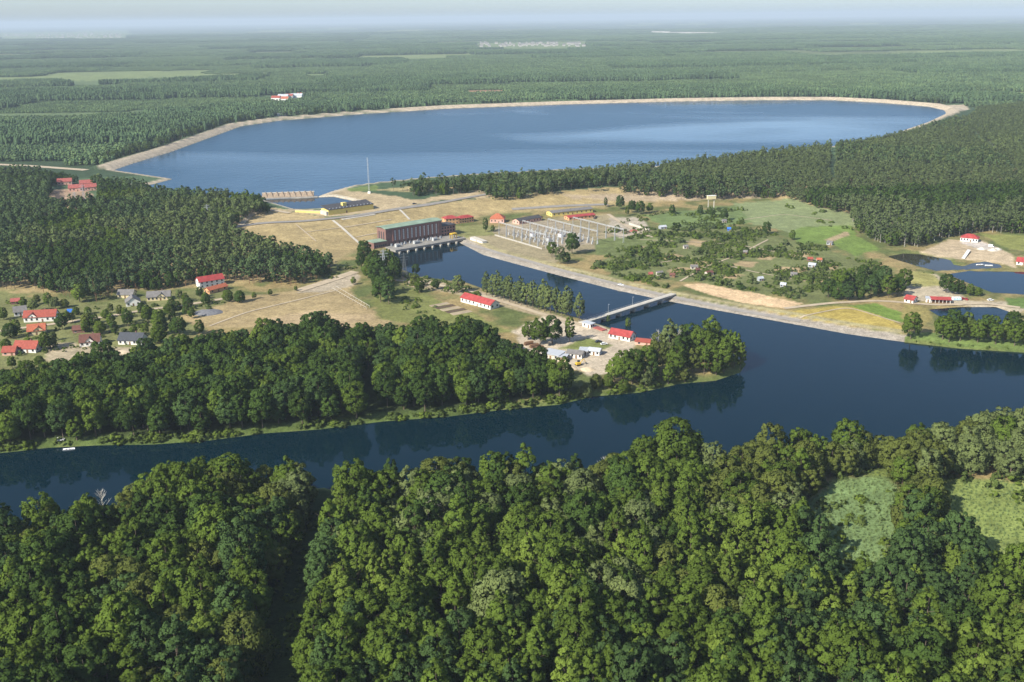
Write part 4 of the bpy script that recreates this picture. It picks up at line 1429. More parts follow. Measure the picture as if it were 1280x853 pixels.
def patch_mesh(name, n, size, hmin, hmax, rmin, rmax, mats):
    """a piece of far woodland: many low trees, each with its own uneven crown"""
    vs, fs, mi = [], [], []
    s = size / n
    for i in range(n):
        for j in range(n):
            if rng.random() < 0.12:
                continue
            x = (i + 0.5 + rng.uniform(-.6, .6)) * s - size / 2
            y = (j + 0.5 + rng.uniform(-.6, .6)) * s - size / 2
            h = rng.uniform(hmin, hmax)
            r = rng.uniform(rmin, rmax)
            o = len(vs)
            k = 6
            for (t, q) in ((0.22, 0.8), (0.55, 1.0), (0.88, 0.64)):
                a0 = rng.uniform(0, 6.28)
                for m_ in range(k):
                    a = a0 + m_ * 2 * math.pi / k
                    rr = r * q * rng.uniform(.75, 1.2)
                    vs.append((x + math.cos(a) * rr, y + math.sin(a) * rr, h * t * rng.uniform(.93, 1.07)))
            vs.append((x + rng.uniform(-.3, .3), y + rng.uniform(-.3, .3), h))
            mm = int(rng.integers(0, len(mats)))
            for l in range(2):
                for m_ in range(k):
                    fs.append((o + l * k + m_, o + l * k + (m_ + 1) % k, o + (l + 1) * k + (m_ + 1) % k, o + (l + 1) * k + m_)); mi.append(mm)
            for m_ in range(k):
                fs.append((o + 2 * k + m_, o + 2 * k + (m_ + 1) % k, o + 3 * k)); mi.append(mm)
    me = bpy.data.meshes.new(name)
    me.from_pydata(vs, [], fs)
    for m_ in mats:
        me.materials.append(m_)
    me.polygons.foreach_set('material_index', np.array(mi, np.int32))
    return me


def far_forest():
    tall = [patch_mesh('tall_%d' % k, 10, 50, 11, 19, 2.3, 3.6, [L['far_dark'], L['far_dark'], L['far_mid']]) for k in range(3)]
    mid = [patch_mesh('mid_%d' % k, 11, 50, 7, 12, 2.1, 3.2, [L['far_mid'], L['far_dark'], L['far_pale']]) for k in range(3)]
    young = [patch_mesh('young_%d' % k, 13, 50, 3, 6.5, 1.6, 2.6, [L['far_mid'], L['far_pale']]) for k in range(2)]
    meshes = tall + mid + young
    SP = 50.0
    pts, rot, scl, pick = [], [], [], []
    yy = np.arange(1250, 15000, SP)
    xs, ys = [], []
    for y in yy:
        w = 0.56 * y + 150
        x = np.arange(-w, w, SP)
        xs.append(x); ys.append(np.full(len(x), y))
    x, y = np.concatenate(xs), np.concatenate(ys)
    sr, _ = sdist(x, y, RES)
    dp, _ = sdist(x, y, TOP)
    ok = (sr > 48) & (dp < -60)
    # keep clear of the nearer woods and of the open ground south of the reservoir
    px, py = to_px(x, y, np.full(len(x), HIGH))
    nearres = (py > 214) & (px < 480)
    nearplat = (px > 100) & (py > 139.0) & ((py > 160) | (px > 900)) & (px > 300)
    left_ok = (px < 330) & (py < 214)
    lim = np.interp(px, [0, 160, 217, 272, 302, 350, 450, 560, 700, 850, 950, 1040, 1100, 1160, 1215, 1300], [205, 205, 188, 168, 157, 150, 142, 135, 130, 126, 124.5, 124.5, 127.5, 132, 137, 129])
    ok &= (py < lim)
    road = PP([(-400, 200), (40, 206), (112, 211), (112, 217), (40, 211), (-400, 210)], HIGH)
    d, _ = sdist(x, y, road)
    ok &= d > 30
    for poly, colr, fe, en in cover_layers():
        if colr[1] > 0.13 and poly[:, 1].min() > 1500:
            d, _ = sdist(x, y, poly, 100)
            ok &= d > 5
    farm = PP([(335, 119), (380, 119), (385, 127), (335, 128)], HIGH)
    d, _ = sdist(x, y, farm)
    ok &= d > 10
    x, y = x[ok], y[ok]
    z = height(x, y)
    r1, r2 = parcel(x, y)
    for i in range(len(x)):
        if r1[i] < 0.11:
            continue
        if r1[i] < 0.34:
            k = 6 + int(rng.integers(0, 2))
        elif r1[i] < 0.70:
            k = 3 + int(rng.integers(0, 3))
        else:
            k = int(rng.integers(0, 3))
        pts.append((x[i], y[i], z[i] - 0.3)); rot.append(int(rng.integers(0, 4)) * math.pi / 2)
        s = 0.85 + 0.3 * r2[i]
        scl.append((1.04, 1.04, s)); pick.append(k)
    # a dark wall of trees along the outer foot of the reservoir bank
    ring = np.vstack([P(a, b, RESZ) for a, b in [(150, 208), (215, 190), (270, 171), (302, 160), (350, 153), (450, 145), (560, 138), (700, 133), (850, 129), (950, 127.5), (1040, 127.5), (1100, 130.5), (1160, 135)]])
    bx, by = [], []
    for a, b in zip(ring[:-1], ring[1:]):
        ln = float(np.hypot(*(b - a)))
        for _ in range(int(ln / 2.2)):
            t = rng.random(); off = rng.uniform(27, 60)
            nn = np.array([-(b - a)[1], (b - a)[0]]) / ln
            q = a + (b - a) * t + nn * off
            bx.append(q[0]); by.append(q[1])
    bx, by = np.array(bx), np.array(by)
    d, _ = sdist(bx, by, RES)
    d2, _ = sdist(bx, by, road)
    k = (d > 24) & (d2 > 6)
    bx, by = bx[k], by[k]
    bz = height(bx, by)
    n0 = len(bx)
    sc_ = rng.uniform(.6, 1.0, n0)
    stuff('bank_forest', 'dark trees along the outer side of the reservoir bank', np.stack([bx, by, bz], 1), rng.uniform(0, 6.28, n0), np.stack([sc_, sc_, sc_], 1), rng.choice([0, 1, 2, 17, 18, 19, 5, 9], n0), WOOD)
    stuff('distant_forest', 'pine forest stretching from the reservoir to the hazy horizon', pts, rot, scl, pick, meshes)
    print('far patches', len(pts))


def extra_trees():
    V = GP([(0, 385), (40, 378), (130, 388), (220, 376), (285, 372), (225, 400), (215, 430), (185, 452), (90, 466), (0, 470)])
    x, y, z = scatter(None, 0, 13.0, world=V)
    keep = np.ones(len(x), bool)
    for a, b, r in ((50, 402, 17), (47, 418, 13), (30, 441, 16), (112, 432, 15), (162, 431, 17), (98, 416, 10), (20, 380, 8), (26, 395, 11), (157, 372, 12), (167, 382, 11), (198, 375, 17),
                    (75, 405, 6), (265, 360, 20), (88, 390, 6), (10, 444, 9), (130, 442, 26), (100, 446, 20)):
        q = G(a, b)
        keep &= np.hypot(x - q.x, (y - q.y) * .8 + 3) > r
    n = 0
    for a, b, c in zip(x[keep], y[keep], z[keep]):
        if rng.random() < 0.35:
            continue
        px_, py_ = to_px(a, b, c)
        hue = str(rng.choice(['mid', 'dark', 'olive', 'bright', 'pale'], p=[.36, .28, .16, .14, .06]))
        put_tree('garden_tree', SHAPES[int(rng.choice([0, 2, 9, 6]))], a, b, c, rng.uniform(.36, .70), 1.0, rng.uniform(0, 6.28), L[hue],
                 '%s garden tree in the village, %s, %s' % (HUE_WORD[hue], 'left side' if px_ < 70 else 'left middle' if px_ < 130 else 'middle' if px_ < 190 else 'right side',
                                                           'back rows' if py_ < 395 else 'between the lanes' if py_ < 425 else 'lower edge'), 'garden trees of the village')
        n += 1
    for a, b, si, sc, hue, lab in ((842, 598, 7, 1.62, 'mid', 'tallest and widest round willow at the river edge of the near wood'), (870, 600, 6, 1.1, 'pale', 'pale broad tree right of the tallest willow'),
                                   (815, 603, 6, 1.05, 'pale', 'pale broad tree left of the tallest willow'), (1170, 715, 7, .95, 'pale', 'pale silvery willow below the right-hand clearing'),
                                   (1250, 572, 1, 1.05, 'mid', 'tall green tree at the river on the far right'), (1215, 570, 7, .95, 'olive', 'wide olive willow at the river on the right'),
                                   (1275, 580, 7, 1.0, 'pale', 'wide pale willow at the right edge by the river'), (1060, 590, 7, .9, 'pale', 'wide pale willow behind the round reed clearing')):
        q = P(a, b, LOW)
        put_tree('willow_tree', SHAPES[si], q[0], q[1], gz(q[0], q[1]), sc, 1.0, 1.3 * sc, L[hue], lab, 'willows along the near bank')
    for a, b, h, lab in ((540, 668, 17, 'bare grey tree among green crowns, left of the middle of the near wood'), (305, 628, 15, 'bare grey tree at the river edge, left of the dark gap'),
                         (130, 640, 14, 'bare grey tree at the river edge on the far left'), (757, 606, 13, 'bare leaning tree at the river edge near the tallest willow'),
                         (822, 450, 19, 'bare pale treetop on the wooded point'), (850, 446, 17, 'smaller bare treetop on the wooded point')):
        q = P(a, b, LOW)
        e = empty('bare_tree', (q[0], q[1], gz(q[0], q[1])), a)
        tag(e, lab, 'tree', 'bare dead trees')
        t = MB()
        t.bar((0, 0, -.5), (.3, .2, h * .5), .3, 6, .2).bar((.3, .2, h * .5), (.1, -.2, h), .2, 6, .04)
        t.build('trunk', M['pale_bark'], e)
        br = MB()
        for k in range(22):
            z0 = h * random.uniform(.35, .95)
            a0 = random.uniform(0, 6.28)
            ln = (h - z0) * .5 + 1.0
            p0 = Vector((.2, 0, z0)); p1 = p0 + Vector((math.cos(a0) * ln * .7, math.sin(a0) * ln * .7, ln * .8))
            br.bar(p0, p1, .11, 4, .05)
            for j in range(2):
                pm = p0.lerp(p1, random.uniform(.4, .8))
                a1 = a0 + random.uniform(-1, 1)
                br.bar(pm, pm + Vector((math.cos(a1) * ln * .4, math.sin(a1) * ln * .4, ln * .5)), .06, 3, .03)
        br.build('branches', M['pale_bark'], e)
    print('garden', n)


near_wood()
belt_wood()
extra_trees()
lone_trees()
hill_woods()
far_forest()


# ------------------------------------------------------------------ bushes and rough growth
def bushes():
    ALLOT = PP([(745, 335), (775, 300), (820, 290), (860, 280), (930, 285), (1000, 300), (1075, 322), (1100, 330), (1060, 345), (1030, 372), (1000, 376), (930, 362), (850, 350), (780, 352)], LOW)
    x, y, z = scatter(None, 0, 9.0, world=ALLOT, water=18)
    x, y, z = [np.concatenate(t) for t in zip((x, y, z), scatter(None, 0, 7.0, world=ALLOT, water=18))]
    keep = (fbm(x, y, 28, 61) > 0.47)
    huts = [G(*h_[0]) for h_ in HUTS]
    for q in huts:
        keep &= np.hypot(x - q.x, y - q.y) > 5
        keep &= ~((np.abs(x - q.x * y / max(q.y, 1)) < 3) & (y < q.y) & (y > q.y - 9))
    x, y, z = x[keep], y[keep], z[keep]
    sel = rng.permutation(len(x))[:290]
    for i in sel:
        s = 0.55 + 1.5 * rng.random() ** 1.6
        o = link('bush', BUSH[int(rng.integers(0, 3))])
        o.location = (x[i], y[i], z[i] - 0.1)
        o.rotation_euler = (0, 0, rng.uniform(0, 6.28))
        o.scale = (s, s, s * rng.uniform(.75, 1.05))
        h_ = str(rng.choice(['bush', 'mid', 'aspen', 'dark'], p=[.50, .15, .27, .08]))
        set_mat(o, L[h_])
        a, b = to_px(x[i], y[i], z[i])
        side = 'left' if a < 830 else 'middle left' if a < 890 else 'middle' if a < 950 else 'middle right' if a < 1010 else 'right'
        dep = 'towards the river' if b > 335 else 'in the middle strip' if b > 312 else 'towards the meadow'
        sw = 'large' if s > 1.6 else 'medium' if s > 1.1 else 'small'
        tag(o, '%s %s bush in the allotments, %s part, %s' % (sw, HUE_WORD[h_], side, dep), 'bush', 'bushes in the allotment gardens')
    # scrub along banks, village gardens, meadow edges: nobody could count it
    pts, rot, scl, pick = [], [], [], []

    def spread(poly, z_, sp, prob, smin, smax, nz=None, water=1.0):
        x, y, z = scatter(poly, z_, sp, water=water)
        k = rng.random(len(x)) < prob
        if nz:
            k &= fbm(x, y, nz, 71) > 0.5
        for a, b, c in zip(x[k], y[k], z[k]):
            s = rng.uniform(smin, smax)
            pts.append((a, b, c - 0.1)); rot.append(rng.uniform(0, 6.28)); scl.append((s, s, s * rng.uniform(.6, 1.0))); pick.append(int(rng.integers(0, 6)))
    spread([(-200, 582), (0, 565), (260, 549), (560, 519), (740, 494), (930, 466), (935, 456), (900, 468), (850, 474), (740, 488), (560, 510), (260, 540), (0, 553), (-200, 560)], LOW, 2.7, 0.75, 0.5, 1.7)
    spread([(-100, 372), (130, 384), (250, 368), (290, 376), (230, 420), (170, 452), (90, 470), (-100, 490)], LOW, 6.0, 0.5, 0.4, 1.1, 30)
    spread([(750, 290), (800, 268), (930, 260), (960, 280), (880, 286), (800, 300), (760, 320)], LOW, 6.0, 0.7, 0.6, 1.5, 25)
    spread([(745, 335), (775, 300), (820, 290), (860, 280), (930, 285), (1000, 300), (1075, 322), (1100, 330), (1060, 345), (1030, 372), (1000, 376), (930, 362), (850, 350), (780, 352)], LOW, 3.4, 0.95, 0.35, 1.15, 20, 22)
    spread([(745, 325), (790, 345), (840, 360), (815, 362), (740, 340)], LOW, 5.0, 0.6, 0.6, 1.3, 20, 20)
    spread([(500, 342), (560, 352), (612, 366), (600, 372), (555, 366), (505, 358)], LOW, 4.5, 0.6, 0.5, 1.3)
    spread([(490, 360), (530, 362), (560, 382), (530, 396), (490, 385)], LOW, 5.0, 0.6, 0.4, 1.2, 20)
    spread([(1110, 317), (1140, 335), (1180, 345), (1215, 360), (1200, 362), (1150, 340), (1120, 326)], LOW, 5, 0.5, 0.3, 0.7)
    spread([(1130, 428), (1200, 436), (1290, 441), (1290, 434), (1200, 428), (1130, 420)], LOW, 3.5, 0.6, 0.3, 0.9)
    spread([(960, 256), (1020, 262), (1075, 276), (1070, 290), (1040, 284), (1000, 276)], LOW, 8, 0.35, 0.6, 1.7, 30)
    spread([(1165, 384), (1200, 384), (1250, 386), (1280, 400), (1280, 412), (1180, 404), (1160, 395)], LOW, 5, 0.45, 0.4, 1.0, None)
    spread([(1150, 555), (1230, 556), (1290, 590), (1290, 640), (1170, 605)], LOW, 7, 0.4, 0.8, 1.8, 30)
    spread([(390, 345), (440, 325), (445, 335), (420, 350)], LOW, 6, 0.5, 0.5, 1.0)
    spread([(1000, 628), (1040, 596), (1100, 590), (1138, 612), (1130, 650), (1118, 740), (1040, 742), (1000, 665)], LOW, 6, 0.8, 0.5, 1.3, 22)
    spread([(1156, 600), (1280, 596), (1420, 605), (1420, 735), (1250, 730), (1170, 680)], LOW, 6, 0.8, 0.5, 1.5, 24)
    spread([(380, 640), (430, 620), (425, 660), (400, 730), (390, 850), (300, 850), (350, 720)], LOW, 5, 0.5, 0.5, 1.3)
    n3 = []
    for b in BUSH:
        q = b.copy(); q.materials[0] = L['bright']; n3.append(q)
    stuff('scrub', 'low scrub along banks, gardens and meadow edges', pts, rot, scl, pick, BUSH + n3)
    # reeds in the clearings of the near wood
    tuft = MB()
    for k in range(14):
        a = random.uniform(0, 6.28); r = random.uniform(0, .8); x0, y0 = math.cos(a) * r, math.sin(a) * r
        hh = random.uniform(1.2, 2.2); lx, ly = random.uniform(-.4, .4), random.uniform(-.4, .4)
        tuft.add([(x0 - .12, y0, 0), (x0 + .12, y0 + .05, 0), (x0 + lx, y0 + ly, hh)], [(0, 1, 2)])
    reed = leaf_mat('reed_blades', (0.190, 0.255, 0.105), 0.3, 0.2)
    tm = tuft.mesh('reed', reed)
    pts = []
    for pl in ([(1005, 625), (1040, 600), (1100, 594), (1130, 610), (1120, 660), (1100, 730), (1045, 730), (1010, 660)], [(1150, 600), (1400, 600), (1400, 730), (1230, 710), (1170, 660)],
               [(1000, 560), (1160, 553), (1210, 570), (1160, 600), (1060, 590)]):
        x, y, z = scatter(pl, LOW, 2.1, water=1.0)
        pts += list(zip(x, y, z))
    n = len(pts)
    s = rng.uniform(.35, .85, n)
    stuff('reed_bed', 'pale green reed beds in the clearings of the near wood', pts, rng.uniform(0, 6.28, n), np.stack([s, s, s], 1), np.zeros(n, int), [tm])


# ------------------------------------------------------------------ buildings
def frame_of(p1, p2):
    A, B = G(*p1), G(*p2)
    d = B - A
    d.z = 0
    ang = math.atan2(d.y, d.x)
    return A, B, d.length, ang


def building(name, label, p1, p2, depth, wh, wall, roof, rtype='gable', rh=2.5, wins=0, rows=1, door=True, chimney=False, cat='house', group=None,
             front='side', over=0.5, wmat='glass', ends=True, dormer=None, base=None, length=None):
    """front wall stands from p1 to p2 (photo pixels); local x along it, y away from the camera"""
    A, B, Ln, ang = frame_of(p1, p2)
    if length:
        Ln = length
    z = min(A.z, gz(A.x + math.cos(ang) * Ln, A.y + math.sin(ang) * Ln)) if base is None else base
    e = empty(name, (A.x, A.y, z), ang)
    tag(e, label, cat, group)
    wm, rm = M[wall], M[roof]
    w = MB()
    if rtype == 'gable' and front == 'side':       # ridge parallel to the front
        w.prism([(0, -1.5), (depth, -1.5), (depth, wh), (depth / 2, wh + rh), (0, wh)], 'x', 0, Ln)
        r = MB()
        k = rh / (depth / 2)
        o = over
        r.prism([(-o, wh - o * k + .08), (depth / 2, wh + rh + .08), (depth / 2, wh + rh + .36), (-o, wh - o * k + .36)], 'x', -o, Ln + o)
        r.prism([(depth + o, wh - o * k + .081), (depth + o, wh - o * k + .361), (depth / 2 + .002, wh + rh + .361), (depth / 2 + .002, wh + rh + .081)], 'x', -o, Ln + o)
    elif rtype == 'gable':                         # gable faces the camera
        w.prism([(0, -1.5), (Ln, -1.5), (Ln, wh), (Ln / 2, wh + rh), (0, wh)], 'y', 0, depth)
        r = MB()
        k = rh / (Ln / 2)
        o = over
        r.prism([(-o, wh - o * k + .08), (Ln / 2, wh + rh + .08), (Ln / 2, wh + rh + .36), (-o, wh - o * k + .36)], 'y', -o, depth + o)
        r.prism([(Ln + o, wh - o * k + .081), (Ln + o, wh - o * k + .361), (Ln / 2 + .002, wh + rh + .361), (Ln / 2 + .002, wh + rh + .081)], 'y', -o, depth + o)
    elif rtype == 'hip':
        w.box(0, Ln, 0, depth, -1.5, wh)
        o = over
        i = min(depth, Ln) / 2 * 0.9
        r = MB()
        r.add([(-o, -o, wh + .05), (Ln + o, -o, wh + .05), (Ln + o, depth + o, wh + .05), (-o, depth + o, wh + .05), (i, depth / 2, wh + rh), (Ln - i, depth / 2, wh + rh)],
              [(0, 3, 2, 1), (0, 1, 5, 4), (2, 3, 4, 5), (1, 2, 5), (3, 0, 4)])
    else:                                          # flat or lean-to
        w.box(0, Ln, 0, depth, -1.5, wh)
        o = over
        r = MB()
        r.prism([(-o, wh + .05), (depth + o, wh + .05 + rh), (depth + o, wh + .4 + rh), (-o, wh + .4)], 'x', -o, Ln + o)
        if rh > 0.2:
            w.prism([(0, wh + .002), (depth, wh + .002), (depth, wh + rh * .9)], 'x', 0.02, Ln - .02)
    w.build('wall', wm, e)
    ro = r.build('roof', rm, e)
    if wins:
        wwd = min(1.3, Ln / wins * 0.5)
        fh = wh / rows
        wh_ = min(1.5, fh * 0.5)
        mb = MB()
        mb.box(-wwd / 2, wwd / 2, -.07, .03, 0, wh_)
        me = mb.mesh('window', M[wmat])
        fm = MB().box(-wwd / 2 - .15, wwd / 2 + .15, -.14, .02, -.17, -.02).mesh('sill', M['pale_concrete'])
        for rr in range(rows):
            for k in range(wins):
                if door and rr == 0 and k == wins // 2:
                    continue
                x = (k + .5) * Ln / wins
                q = link('window', me, e)
                q.location = (x, 0, fh * rr + fh * .36)
                link('sill', fm, q)
            if ends:
                for k in range(2):
                    q = link('window', me, e)
                    q.location = (0, depth * (k + .5) / 2, fh * rr + fh * .36)
                    q.rotation_euler = (0, 0, -math.pi / 2)
                    q = link('window', me, e)
                    q.location = (Ln, depth * (k + .5) / 2, fh * rr + fh * .36)
                    q.rotation_euler = (0, 0, math.pi / 2)
    if door:
        x = (wins // 2 + .5) * Ln / wins if wins else Ln * .5
        dh = min(2.1, wh * .85)
        d = MB().box(x - .55, x + .55, -.08, .04, 0, dh).build('door', M['wood'], e)
        MB().box(x + .35, x + .42, -.14, -.085, dh * .48, dh * .53).build('handle', M['steel'], d)
    if chimney:
        MB().box(Ln * .62, Ln * .62 + .8, depth * .55, depth * .55 + .8, wh + rh * .4, wh + rh + 1.0).build('chimney', M['brick'], ro)
    if dormer:
        dx, dw = dormer
        x0 = Ln * dx
        pk = wh + rh * .55
        g = MB().prism([(x0 - dw / 2, wh - .6), (x0 + dw / 2, wh - .6), (x0 + dw / 2, wh + .5), (x0, pk + .7), (x0 - dw / 2, wh + .5)], 'y', -.35, depth * .45)
        dm = g.build('dormer', wm, e)
        k = (pk + .2 - wh) / (dw / 2)
        rf = MB()
        rf.prism([(x0 - dw / 2 - .35, wh + .52 - .35 * k), (x0, pk + .76), (x0, pk + 1.0), (x0 - dw / 2 - .35, wh + .78 - .35 * k)], 'y', -.8, depth * .45)
        rf.prism([(x0 + dw / 2 + .35, wh + .521 - .35 * k), (x0 + .002, pk + .761), (x0 + .002, pk + 1.001), (x0 + dw / 2 + .35, wh + .781 - .35 * k)], 'y', -.8, depth * .45)
        rf.build('dormer_roof', rm, dm)
        MB().box(x0 - .5, x0 + .5, -.42, -.3, wh - .2, wh + .9).build('window', M['glass'], dm)
    return e


HG = 'houses of the riverside village'
building('village_house', 'white house with long red roof and white gable, village left', (30, 403.5), (70, 401.5), 9, 3.6, 'white', 'tile', rh=3.6, wins=6, chimney=True, group=HG, dormer=(.28, 5.5))
building('village_house', 'cream house under bright orange-red roof beside the lane', (35, 420), (57, 418), 9, 3.0, 'cream', 'tile_o', rh=3.4, wins=3, group=HG, dormer=(.62, 5.5), chimney=True)
building('village_house', 'low wide house with plain red roof, lowest in the village', (17, 441), (45, 441.5), 9, 2.9, 'white', 'tile', rh=3.6, wins=4, chimney=True, group=HG)
building('village_wing', 'lower red-roofed outbuilding left of the plain red house', (3, 445), (19, 444.5), 7, 2.4, 'pink', 'tile', rh=2.6, wins=2, group=HG, cat='outbuilding')
building('village_house', 'white house with dark brown roof and front gable', (100, 434), (125, 432), 9, 2.9, 'white', 'brown', rh=3.8, wins=4, chimney=True, group=HG, dormer=(.5, 5.0))
building('village_house', 'white house under dark slate roof, right end of village', (148, 431), (177, 431.5), 9.5, 3.0, 'white', 'slate', rh=3.6, wins=5, chimney=True, group=HG)
building('village_shed', 'small dark red shed behind the brown-roofed house', (91, 417), (106, 416), 6, 2.3, 'brick', 'brown', rh=2.0, wins=2, group=HG, cat='shed')
building('village_shed', 'small weathered red shed at the village back, left', (14, 381), (25, 380), 5, 2.2, 'brick', 'tile_d', rh=1.6, wins=1, group=HG, cat='shed')
building('village_house', 'grey-roofed house half hidden behind the long red roof', (18, 396), (34, 394), 8, 3.0, 'white', 'grey_roof', rh=3.0, wins=3, group=HG)
building('village_house', 'brown-grey roofed house, leftmost of three at hill foot', (147, 373), (166, 373), 8, 2.8, 'cream', 'grey_roof', rh=2.8, wins=3, group=HG)
building('village_house', 'white gabled house, middle of three at hill foot', (158, 384), (176, 382), 10, 3.0, 'white', 'grey_roof', rh=3.2, wins=3, group=HG, front='gable')
building('village_house', 'long grey-roofed house, rightmost of three at hill foot', (184, 377), (213, 375), 9, 3.0, 'cream', 'grey_roof', rh=3.2, wins=6, group=HG, chimney=True, dormer=(.62, 5))
building('red_roof_house', 'two-storey white house with long bright red roof by the pines', (250, 361), (281, 356), 9, 5.0, 'white', 'red', rh=3.0, wins=5, rows=2, chimney=True, group=HG)
building('house_wing', 'orange-walled wing in front of the bright red roof', (262, 368), (285, 362), 6, 2.8, 'orange', 'tile_o', rh=1.8, wins=3, group=HG, cat='outbuilding')
for i, (a, b, lab) in enumerate([((72, 232), (90, 231), 'red-roofed building, leftmost on the wooded hilltop'), ((86, 240), (104, 239), 'red-roofed building in front on the wooded hilltop'),
                                 ((100, 234), (116, 233), 'red-roofed building, rear right on the wooded hilltop'), ((106, 239), (121, 238), 'red-roofed building, rightmost on the wooded hilltop')]):
    building('hilltop_house', lab, a, b, 11, 4.0, 'pink', 'tile_d', rh=3.2, wins=4, group='red-roofed houses on the hilltop')

# yard by the footbridge
building('barn', 'long white barn with bright red roof beside the slim trees', (576, 377.5), (613, 387.5), 9, 3.4, 'white', 'red', rh=2.6, wins=8, door=True, cat='barn')
building('lodge', 'white lodge with bright red roof at the near end of the footbridge', (761, 422.5), (787, 427.5), 8, 3.0, 'white', 'red', rh=2.6, wins=5, cat='lodge')
building('low_shed', 'low shed with red roof right of the white lodge', (794, 431), (813, 433), 7, 2.2, 'pink', 'tile', rh=1.0, wins=2, cat='shed')
building('kiosk', 'small white kiosk at the near end of the footbridge', (728, 408), (738, 411), 4, 2.6, 'white', 'pale_roof', rtype='flat', rh=.2, wins=2, cat='kiosk')
building('site_cabin', 'white cabin with grey roof, widest in the yard', (708.5, 447), (727, 449), 6, 2.8, 'white', 'grey_roof', rh=1.4, wins=4, cat='cabin', group='cabins in the yard')
building('site_cabin', 'white cabin behind the widest grey-roofed cabin', (724, 444), (734, 444.5), 6, 2.6, 'white', 'pale_roof', rtype='flat', rh=.3, wins=2, cat='cabin', group='cabins in the yard')
building('site_cabin', 'white cabin with low pinkish gable, rightmost in the yard', (735, 443.5), (749, 445), 6, 2.6, 'white', 'pale_roof', rh=1.2, wins=3, cat='cabin', group='cabins in the yard')
building('site_cabin', 'long flat grey shed, leftmost by the dark trees', (678, 447), (698, 451), 8, 2.8, 'pale_concrete', 'pale_roof', rtype='flat', rh=.5, wins=3, cat='shed', group='cabins in the yard')
building('site_cabin', 'small weathered hut between grey shed and widest cabin', (698, 451), (707, 452), 5, 2.4, 'cream', 'pale_roof', rtype='flat', rh=.3, wins=1, cat='hut', group='cabins in the yard')

# switchyard side
building('office_block', 'orange office block with red roof beside the powerhouse, gabled end', (557, 281), (575, 280), 11, 6.0, 'orange', 'red', rtype='hip', rh=2.6, wins=4, rows=2, cat='office', length=14)
building('office_wing', 'orange wing with red roof right of the office block', (574.5, 280), (596, 277), 9, 5.2, 'orange', 'red', rtype='hip', rh=2.2, wins=6, rows=2, cat='office', length=17)
building('pink_house', 'square pink house with faded red hip roof by the switchyard', (612.5, 279), (630, 279), 13, 4.2, 'pink', 'tile_o', rtype='hip', rh=4.6, wins=4, rows=1, cat='house')
building('grey_shed', 'long low shed with dark roof behind the switchyard', (649, 281), (677, 276), 10, 3.4, 'pink', 'dark_roof', rh=1.8, wins=8, cat='shed')
building('long_shed', 'long yellow-walled shed with grey roof behind the red roof', (690, 271), (741, 265.5), 12, 3.6, 'yellow', 'grey_roof', rh=1.4, wins=9, cat='shed')
building('garage_row', 'open garage row under long bright red roof', (711, 276), (744, 272.5), 10, 3.0, 'orange', 'red', rh=1.2, wins=7, cat='garage', door=False)
building('bank_store', 'small white store on the bank below the offices', (588, 300), (603, 304.5), 4.5, 2.2, 'white', 'pale_concrete', rtype='flat', rh=.1, wins=0, cat='store')

# ponds on the right
building('pond_house', 'white house with bright red hip roof above the dark pond', (1200, 301.5), (1222, 303.5), 10, 3.2, 'white', 'red', rtype='hip', rh=3.2, wins=6, cat='house')
building('pond_cottage', 'white cottage with red roof at the right edge by the ponds', (1270, 331), (1288, 333), 8, 2.8, 'white', 'red', rh=2.6, wins=3, cat='cottage')
building('gate_lodge', 'white hut with red roof left of the pavilion', (1130, 378), (1141, 380), 8, 2.6, 'white', 'red', rh=2.0, wins=2, cat='hut')
building('toilet_hut', 'small white hut joined to the left of the pavilion', (1157, 378), (1163, 378.5), 4.5, 2.8, 'white', 'pale_roof', rtype='flat', rh=.2, wins=1, cat='hut')


def pavilion():
    A, B, Ln, ang = frame_of((1164, 379), (1188, 380))
    e = empty('pavilion', A, ang)
    tag(e, 'open pavilion on posts with red roof beside the small pond', 'pavilion')
    D = 7
    MB().box(0, Ln, 0, D, -1, .15).build('floor', M['wood'], e)
    MB().box(0, Ln, D - .3, D - .05, .15, 2.7).build('back_wall', M['brick'], e)
    n = 6
    for k in range(n):
        x = .2 + k * (Ln - .4) / (n - 1)
        MB().box(x - .14, x + .14, .1, .38, .15, 2.7).build('post', M['white'], e)
    r = MB()
    r.prism([(-.6, 2.6), (D / 2, 3.9), (D / 2, 4.1), (-.6, 2.8)], 'x', -.5, Ln + .5)
    r.prism([(D + .6, 2.601), (D + .6, 2.801), (D / 2 + .002, 4.101), (D / 2 + .002, 3.901)], 'x', -.5, Ln + .5)
    r.build('roof', M['red'], e)
    MB().box(0, Ln, .1, .18, .9, 1.05).build('railing', M['wood'], e)


pavilion()


